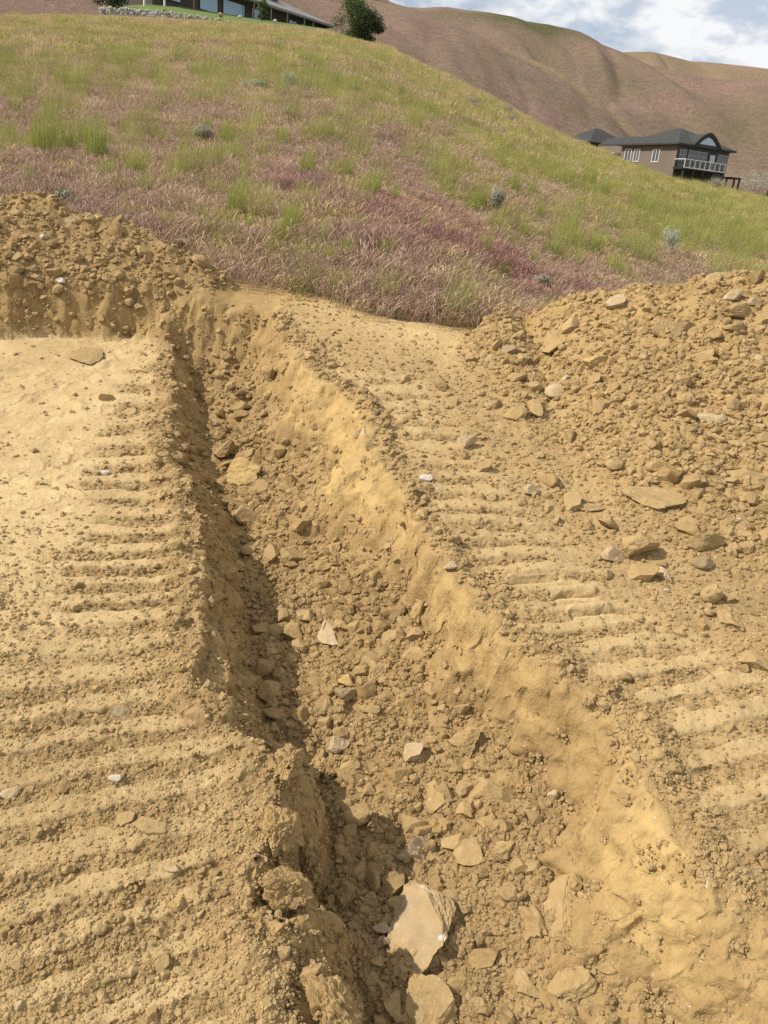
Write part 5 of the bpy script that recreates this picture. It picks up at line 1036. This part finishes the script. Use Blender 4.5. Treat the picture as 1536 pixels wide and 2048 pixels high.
def cov_b(X, Y, Z, t, v):
    n = fbm2(X * .012, Y * .012, 4, 33)[:, None]; c = OLIVE + (PINK - OLIVE) * np.clip(.45 + 1.2 * n + .25 * (t[:, None] - .5), 0, 1)
    dk = (np.exp(-(((t - .36) / .10) ** 2 + ((v - .93) / .12) ** 2)))[:, None]; c = c + (DKG - c) * np.clip(1.5 * dk, 0, .95)
    pk = sstep(.12, .0, np.abs(v - .25))[:, None] if False else 0
    top = (sstep(.9, 1.0, v) * (1 - sstep(.22, .30, t)))[:, None]; return c + (PINK - c) * top * .8
def cov_c(X, Y, Z, t, v):
    n = fbm2(X * .01, Y * .01, 4, 35)[:, None]; return OLIVE + (PINK - OLIVE) * np.clip(.45 + .9 * n, 0, 1) + (STRAW - OLIVE) * .2
far_hill('pink_hill', [(-200, -420, 420), (200, -260, 410), (420, -140, 400), (600, -48, 390), (744, -2, 380), (827, 15, 370), (890, 40, 360), (941, 64, 350), (992, 88, 340), (1055, 113, 330), (1119, 140, 318), (1164, 175, 306), (1221, 222, 292), (1271, 260, 280), (1330, 312, 265), (1400, 385, 250)],
         [(-400, 330, 150), (100, 330, 150), (400, 330, 150), (600, 340, 150), (744, 350, 150), (820, 360, 152), (880, 370, 155), (930, 380, 158), (980, 390, 160), (1040, 400, 163), (1100, 420, 166), (1150, 430, 170), (1210, 440, 175), (1260, 450, 180), (1320, 460, 190), (1390, 480, 200)], 51, 4.5, cover=cov_a, prof=.8)
far_hill('olive_hill', [(740, -30, 560), (780, 2, 560), (827, 12, 560), (897, 12, 560), (967, 21, 555), (1030, 34, 550), (1087, 50, 545), (1151, 61, 540), (1195, 82, 530), (1240, 106, 520), (1310, 131, 510), (1386, 149, 500), (1475, 158, 490), (1536, 162, 480), (1650, 172, 470), (1900, 190, 450)],
         [(700, 330, 300), (780, 340, 300), (850, 350, 300), (920, 360, 300), (980, 365, 298), (1040, 370, 296), (1100, 375, 294), (1160, 380, 290), (1200, 390, 285), (1250, 400, 280), (1320, 410, 275), (1400, 430, 270), (1490, 450, 262), (1560, 460, 258), (1700, 480, 250), (2000, 500, 240)], 61, 11.0, cover=cov_b, prof=.65)
far_hill('distant_hill', [(1080, 120, 900), (1160, 110, 900), (1240, 104, 900), (1310, 104, 890), (1341, 113, 885), (1380, 121, 880), (1443, 126, 870), (1536, 137, 860), (1700, 160, 850), (2000, 190, 840)],
         [(1050, 320, 580), (1150, 320, 580), (1240, 320, 580), (1310, 320, 575), (1350, 325, 570), (1400, 330, 565), (1470, 335, 560), (1560, 340, 550), (1720, 350, 540), (2050, 360, 530)], 71, 5.0, cover=cov_c, prof=.7, nv=70)
vf = mesh_obj('valley_floor', [(-3000, 60, -45), (3000, 60, -45), (3000, 4000, -45), (-3000, 4000, -45)], [(0, 1, 2, 3)], plain('valley_grass', (0.26, 0.2, 0.1), .95, .3, .01)); vf['kind'] = 'structure'

# ------------------------------------------------------------------ houses
m_wall_t = plain('taupe_siding', (0.165, 0.132, 0.104), .8, .08, .6); m_roof_d = plain('charcoal_shingle', (0.050, 0.049, 0.047), .9, .2, 1.5); m_trim_w = plain('white_trim', (0.58, 0.56, 0.51), .6, .05); m_dark = plain('dark_timber', (0.035, 0.03, 0.027), .8, .2)
m_front = plain('shaded_front_siding', (0.060, 0.055, 0.05), .8, .12, .6)  # house front's shade put into the colour, darker than the sunlit side siding
m_wall_b = plain('brown_siding', (0.075, 0.060, 0.045), .85, .15, .6); m_roof_g = plain('grey_shingle', (0.20, 0.19, 0.185), .9, .15, 1.0); m_brick = plain('chimney_brick', (0.30, 0.17, 0.10), .9, .3, 3)
m_glass, nt, b = new_mat('window_glass'); b.inputs['Base Color'].default_value = (0.05, 0.06, 0.07, 1); b.inputs['Roughness'].default_value = 0.06; b.inputs['Specular IOR Level'].default_value = 0.9
m_glass_b, nt, b = new_mat('bright_glass'); b.inputs['Base Color'].default_value = (0.30, 0.42, 0.50, 1); b.inputs['Roughness'].default_value = 0.08; b.inputs['Specular IOR Level'].default_value = 0.8
m_rail, nt, b = new_mat('rail_glass'); b.inputs['Base Color'].default_value = (0.10, 0.12, 0.12, 1); b.inputs['Roughness'].default_value = 0.08; b.inputs['Alpha'].default_value = 0.55

corner = at_y(np.array(1357.), np.array(289.), np.array(125.))       # eave corner of the dark house
k = mpp_at(corner)
HR = thing('house', 'dark two storey house with hip roof and deck behind the slope', 'house', (corner[0], corner[1], corner[2]), (0, 0, math.radians(29)))
FL, DL, GL = 10.8, 11.6, 27.0        # front length, main depth, far end of garage wing
MB().box(0, FL, 0.0, DL, -8.0, -0.02).build('wall', m_wall_t, HR)
MB().box(0.02, FL + .03, -0.03, -0.003, -8.0, -0.05).build('front_wall', m_front, HR)
MB().box(1.2, 9, DL + .003, GL - 7.6, -7.0, 0.25).build('wing_wall', m_wall_t, HR)
MB().box(0.2, 9, GL - 7.5, GL, -7.0, 0.55).build('garage_wall', m_wall_t, HR)
def hip(mb, x0, x1, y0, y1, z0, zr, o=0.75, th=.22):
    x0 -= o; x1 += o; y0 -= o; y1 += o; w, d = x1 - x0, y1 - y0
    if w > d: a, b2 = (x0 + d / 2, (y0 + y1) / 2), (x1 - d / 2, (y0 + y1) / 2)
    else: a, b2 = ((x0 + x1) / 2, y0 + w / 2), ((x0 + x1) / 2, y1 - w / 2)
    v = [(x0, y0, z0), (x1, y0, z0), (x1, y1, z0), (x0, y1, z0), (x0, y0, z0 - th), (x1, y0, z0 - th), (x1, y1, z0 - th), (x0, y1, z0 - th), (*a, zr), (*b2, zr)]
    f = [(4, 7, 6, 5), (0, 4, 5, 1), (1, 5, 6, 2), (2, 6, 7, 3), (3, 7, 4, 0)]
    f += [(0, 1, 9, 8), (1, 2, 9), (2, 3, 8, 9), (3, 0, 8)] if w > d else [(0, 1, 8), (1, 2, 9, 8), (2, 3, 9), (3, 0, 8, 9)]
    mb.add(v, f)
mb = MB(); hip(mb, 0, FL, 0, DL, .2, 2.9); mb.build('roof', m_roof_d, HR)
mb = MB(); hip(mb, 1.7, 8.6, DL - 2, GL - 3, .42, 1.9, .5); mb.build('wing_roof', m_roof_d, HR)
mb = MB(); hip(mb, 0.2, 9, GL - 7.5, GL, .78, 3.3, .7); mb.build('garage_roof', m_roof_d, HR)
def win_left(y0, y1, z0, z1, x=0.0, mull=1):
    fr = MB(); t = .13
    fr.box(x - .07, x - .003, y0, y1, z1 - t, z1).box(x - .07, x - .003, y0, y1, z0, z0 + t).box(x - .07, x - .003, y0, y0 + t, z0 + t + .001, z1 - t - .001).box(x - .07, x - .003, y1 - t, y1, z0 + t + .001, z1 - t - .001)
    if mull: fr.box(x - .06, x - .004, (y0 + y1) / 2 - .05, (y0 + y1) / 2 + .05, z0 + t + .001, z1 - t - .001)
    w = fr.build('window', m_trim_w, HR); MB().box(x - .03, x - .005, y0 + t + .001, y1 - t - .001, z0 + t + .001, z1 - t - .001).build('pane', m_glass, w)
win_left(3.3, 4.75, -2.35, -.55); win_left(7.4, 8.7, -2.3, -.5); win_left(9.2, 10.7, -2.3, -.45); win_left(1.9, 3.0, -5.2, -4.4); win_left(20.5, 21.7, -1.0, -.1, 0.2)
mb = MB(); mb.add([(-1.2, 11.9, -1.15), (-1.2, 15.0, -1.7), (.9, 15.0, -1.7), (.9, 11.9, -1.15), (-1.2, 11.9, -.98), (-1.2, 15.0, -1.5), (.9, 15.0, -1.5), (.9, 11.9, -.98)], [(0, 3, 2, 1), (4, 5, 6, 7), (0, 1, 5, 4), (1, 2, 6, 5), (2, 3, 7, 6), (3, 0, 4, 7)]); mb.build('porch_roof', m_trim_w, HR)
def win_front(x0, x1, z0, z1, cols, rows=1, mat=m_trim_w, y=-0.03):
    fr = MB(); t = .11
    fr.box(x0, x1, y - .07, y - .003, z1 - t, z1).box(x0, x1, y - .07, y - .003, z0, z0 + t)
    for c_ in range(cols + 1):
        xc = x0 + (x1 - x0) * c_ / cols; xa = min(max(xc - t / 2, x0), x1 - t); fr.box(xa, xa + t, y - .072, y - .004, z0 + t + .001, z1 - t - .001)
    w = fr.build('window', mat, HR)
    if rows > 1: MB().box(x0 + t + .001, x1 - t - .001, y - .062, y - .006, z1 - .75, z1 - .65).build('transom', mat, w)
    for c_ in range(cols):
        xa = x0 + (x1 - x0) * c_ / cols + t / 2 + .002; xb = x0 + (x1 - x0) * (c_ + 1) / cols - t / 2 - .002
        if c_ == 0: xa = x0 + t + .002
        if c_ == cols - 1: xb = x1 - t - .002
        MB().box(xa, xb, y - .03, y - .008, z0 + t + .001, z1 - t - .001).build('pane', m_glass, w)
m_trim_g = plain('grey_trim', (0.30, 0.29, 0.27), .6, .05)
win_front(.5, 1.9, -2.75, -.5, 2, 2, m_trim_g); win_front(2.3, 6.2, -2.75, -.5, 4, 2, m_trim_g); win_front(8.5, 10.6, -2.6, -.5, 4, 1, m_trim_g); win_front(7.6, 10.6, -6.6, -4.4, 5, 1, m_trim_g)
d = MB().box(6.9, 7.9, -.09, -.034, -2.85, -.75).build('door', m_trim_w, HR); MB().box(7.1, 7.7, -.11, -.092, -2.5, -.95).build('pane', m_glass_b, d)
# arched dormer
def arch(w, h, n=16): return [(w * (i / n - .5), h * (1 - abs(2 * i / n - 1) ** 1.55)) for i in range(n + 1)]
def arch_solid(name, cx, w, h, z0, y0, y1, mat, parent, inner=None):
    mb = MB(); o_ = [(cx + a, z0 + b_) for a, b_ in arch(w, h)]; n = len(o_)
    if inner:
        i_ = [(cx + a, z0 + b_) for a, b_ in arch(*inner)]
        v = [(x, y0, z) for x, z in o_] + [(x, y1, z) for x, z in o_] + [(x, y0, z) for x, z in i_] + [(x, y1, z) for x, z in i_]
        f = []
        for q in range(n - 1): f += [(q, q + 1, n + q + 1, n + q), (2 * n + q, 3 * n + q, 3 * n + q + 1, 2 * n + q + 1), (q, 2 * n + q, 2 * n + q + 1, q + 1), (n + q, n + q + 1, 3 * n + q + 1, 3 * n + q)]
    else:
        v = [(x, y0, z) for x, z in o_] + [(x, y1, z) for x, z in o_]; f = [tuple(range(n))[::-1], tuple(range(n, 2 * n))]
        f += [(q, q + 1, n + q + 1, n + q) for q in range(n - 1)] + [(n - 1, 0, n, 2 * n - 1)]
    mb.add(v, f); return mb.build(name, mat, parent)
dm = arch_solid('dormer', 5.3, 5.8, 1.9, .05, -.55, 5.0, m_roof_d, HR)
arch_solid('arch_trim', 5.3, 6.1, 2.05, .04, -.75, -.553, m_dark, dm, (4.6, 1.5))
MB().box(2.9, 7.7, -.62, -.552, .05, .40).build('sill_board', m_front, dm)
aw = arch_solid('arch_window', 5.3, 3.7, 1.0, .44, -.60, -.553, m_glass_b, dm)
MB().box(3.9, 4.0, -.64, -.602, .44, .80).box(4.75, 4.85, -.64, -.602, .44, 1.32).box(5.75, 5.85, -.64, -.602, .44, 1.32).box(6.6, 6.7, -.64, -.602, .44, .82).build('mullion', m_trim_w, dm)
# deck
dk = MB().box(-.25, 8.3, -2.1, -.035, -3.25, -2.95).build('deck', m_dark, HR)
MB().box(-.25, 8.3, -2.16, -2.103, -3.08, -2.95).build('deck_fascia', m_trim_w, dk)
MB().box(-.25, 8.3, -2.15, -2.05, -1.98, -1.88).build('rail_cap', m_trim_w, dk)
MB().box(-.25, -.15, -2.04, -.04, -1.98, -1.88).build('side_rail', m_trim_w, dk)
for q in range(9):
    xa = -.2 + q * 1.04; MB().box(xa - .06, xa + .06, -2.14, -2.06, -2.945, -1.985).build('rail_post', m_trim_w, dk)
    if q < 8: MB().box(xa + .07, xa + .97, -2.11, -2.09, -2.85, -2.03).build('rail_pane', m_rail, dk)
for xa in (0.1, 2.1, 4.1, 6.1, 8.1): MB().box(xa - .12, xa + .12, -1.95, -1.7, -8, -3.26).build('deck_post', m_dark, HR)
MB().box(.03, 7.4, -.05, -.032, -7.9, -3.3).build('under_deck_shade', m_dark, HR)  # dark sheet standing in for the shaded void below the deck
pg = MB().box(10.83, 12.9, -1.6, 1.2, -3.62, -3.42).build('pergola', m_dark, HR)
for (xa, ya) in ((11.6, -1.4), (12.7, -1.4), (12.7, 1.0)): MB().box(xa - .1, xa + .1, ya - .1, ya + .1, -8.5, -3.63).build('pergola_post', m_dark, pg)
# conifer at the right edge
p = hp(1552, 398); q = mpp_at(p)
tree('pine_tree', p, [(0, 0, z * q, (26 - z * .42) * q, (26 - z * .42) * q, 7 * q) for z in (6, 14, 22, 30, 38, 46)], 2600, 4 * q, m_leaf_c, 40 * q, 2.2 * q, 'dark conifer cut by the right picture edge beside the silvery sagebrush', 'tree', 41)

# ranch house on the crest, its lawn and stone edging
P0 = at_y(np.array(440.), np.array(30.), np.array(118.)); P1 = at_y(np.array(652.), np.array(56.), np.array(134.))
ang = math.atan2(P1[1] - P0[1], P1[0] - P0[0]); LEN = math.hypot(P1[0] - P0[0], P1[1] - P0[1]); slope_z = (P1[2] - P0[2])
UH = thing('ranch_house', 'long low brown house with grey roof on the hill crest', 'house', (P0[0], P0[1], P0[2]), (0, 0, ang))
X0, X1 = -10.5, LEN - .9
EV = 2.35
MB().box(X0, X1, 0.0, 9.0, -5.0, EV - .02).build('wall', m_wall_b, UH)
mb = MB(); zr = EV + 2.6; xo = 1.1
v = [(X0 - 1, -1.5, EV), (X1 + xo, -1.5, EV), (X1 + xo, 10.2, EV), (X0 - 1, 10.2, EV), (X0 - 1, -1.5, EV + .28), (X1 + xo, -1.5, EV + .28), (X1 + xo, 10.2, EV + .28), (X0 - 1, 10.2, EV + .28), (X0 - 1, 4.4, zr), (X1 - 4.2, 4.4, zr)]
mb.add(v, [(0, 3, 2, 1), (0, 1, 5, 4), (1, 2, 6, 5), (2, 3, 7, 6), (4, 5, 9, 8), (5, 6, 9), (6, 7, 8, 9), (0, 4, 8, 7, 3)]); rf = mb.build('roof', m_roof_g, UH)
MB().box(8.4, 9.7, 3.6, 4.9, zr - .6, zr + 1.9).build('chimney', m_brick, UH)
MB().box(10.6, 13.0, 2.6, 4.0, zr - .5, zr + .28).build('skylight', m_trim_g, UH)
for xa, xb in ((.4, 4.2), (5.4, 7.4), (12.4, 14.0), (-3.4, -.4), (-8.6, -6.3), (14.8, 15.8)):
    w = MB().box(xa, xb, -.08, -.004, -.05 - .0 , EV - .35).build('window', m_dark, UH); MB().box(xa + .1, xb - .1, -.1, -.082, .06, EV - .46).build('pane', m_glass_b, w)
for xa in (-12.5, -9.6, -5.2, 4.8, 7.9, 11.0, 14.4, 16.2):
    if xa < X1: MB().box(xa - .09, xa + .09, -1.3, -1.12, -2.5, EV - .003).build('porch_post', plain('post_timber', (0.22, 0.17, 0.11)) if xa > -9 else m_trim_w, UH)
# lawn as a ruled bank between the stone edging and the house
m_lawn = plain('mown_lawn', (0.11, 0.15, 0.035), .9, .2, .4)
fe = [(205, 27, 92), (255, 24, 92), (300, 26, 92), (360, 30, 92), (440, 40, 92), (520, 50, 93), (600, 60, 95), (660, 72, 98)]; be = [(215, 18, 112), (260, 10, 114), (300, 4, 116), (360, 10, 117), (440, 26, 118.5), (520, 38, 124), (600, 49, 130), (660, 58, 136)]
A = at_y(*[np.array(v_, float) for v_ in zip(*fe)]); B_ = at_y(*[np.array(v_, float) for v_ in zip(*be)])
tt = np.linspace(0, 1, 60); ss = np.linspace(0, 1, len(A)); A = np.stack([np.interp(tt, ss, A[:, q]) for q in range(3)], -1); B_ = np.stack([np.interp(tt, ss, B_[:, q]) for q in range(3)], -1)
rows = [A - np.array([0, 0.2, 2.5])] + [A * (1 - s) + B_ * s for s in np.linspace(0, 1, 14)] + [B_ + np.array([0, 1, -4.0])]
lawn = grid_obj('lawn', np.array(rows), m_lawn); lawn['kind'] = 'structure'
# white stone edging: the stones are too small to pick apart singly
wall_t = thing('stone_edging', 'strip of white stones edging the lawn of the crest house', 'edging', tuple(A[8]))
st_meshes = [rock_mesh(950 + q, 1, 5, (.6, .9), .08) for q in range(5)]
mb = MB(); r = np.random.default_rng(5)
for q in range(520):
    s = r.random() ** 1.5; i_ = s * 0.78 * 59; a = A[int(i_)] * (1 - i_ % 1) + A[min(int(i_) + 1, 59)] * (i_ % 1)
    thick = 1.35 * (1 - s * .6); up_ = r.random() * thick; base = a - np.array(wall_t.location) + np.array([r.normal(0, .05), -.25 - r.random() * .2, up_ * .62 - .45])
    me = st_meshes[q % 5]; sz = r.uniform(.16, .36); mb.add([tuple(base + np.array(v_.co) * sz) for v_ in me.vertices], [tuple(p_.vertices) for p_ in me.polygons])
so = mb.build('stones', plain('white_field_stone', (.36, .34, .31), .9, .2, 2.), wall_t); so['kind'] = 'stuff'
for (px, py, w, lab, c_) in [(328, 19, 9, 'round whitish boulder standing on the lawn edge of the crest house', 'pale'), (441, 30, 11, 'grey domed boulder on the stone edging below the big window', 'grey'), (203, 18, 9, 'white boulder at the far left end of the stone edging', 'white'), (221, 15, 8, 'second white boulder at the left end of the stone edging', 'white'), (480, 33, 8, 'white boulder on the lawn near the porch bush', 'white'), (550, 41, 8, 'white boulder in the long grass before the ranch house wall', 'white')]:
    p = at_y(np.array(float(px)), np.array(float(py) + 3), np.array(91.3)); q = mpp_at(p); o = add_rock('boulder', tuple(p), (0, 0, 1), (w * q, w * q, w * q * .8), 0, 'round', RM[c_], .2, px); tag(o, lab, 'boulder')
def at_tree(px, py, y): return tuple(at_y(np.array(float(px)), np.array(float(py)), np.array(float(y))))
p = at_tree(523, 36, 112); q = mpp_at(p); tree('porch_shrub', p, blobs_for(32 * q, 36 * q, 16, 9, .05), 1800, 3.2 * q, m_leaf_l, 14 * q, 1.2 * q, 'rounded green shrub against the front wall of the ranch house', 'shrub', 31)
p = at_tree(222, 22, 104); q = mpp_at(p); tree('spreading_tree', p, blobs_for(74 * q, 52 * q, 26, 10, .0), 3600, 4 * q, m_leaf_d, 24 * q, 2.2 * q, 'dark spreading tree cut by the picture top left of the lawn', 'tree', 32)

# ------------------------------------------------------------------ a few twigs on the dirt
m_twig = plain('dry_twig', (0.40, 0.31, 0.19), .9, .2, 20)
for (x0, y0, x1, y1, lab) in [(1378, 1408, 1408, 1416, 'thin dry twig on the right ruts near the picture edge'), (1452, 2000, 1488, 1975, 'dry straw stalk low on the right trench wall'), (45, 1046, 75, 1078, 'bent twig on the smooth graded dirt at left'), (1302, 1495, 1322, 1493, 'pale wood chip beside the right ruts'), (795, 1497, 806, 1512, 'short straw on the mid trench floor')]:
    p = cast(H, [x0, x1], [y0, y1]); mid_ = (p[0] + p[1]) / 2 + np.array([0, 0, .012]); rr_ = .0045
    tag(MB().tube([p[0] + np.array([0, 0, .006]), mid_, p[1] + np.array([0, 0, .006])], [rr_, rr_ * .9, rr_ * .6], 5).build('twig', m_twig), lab, 'twig')
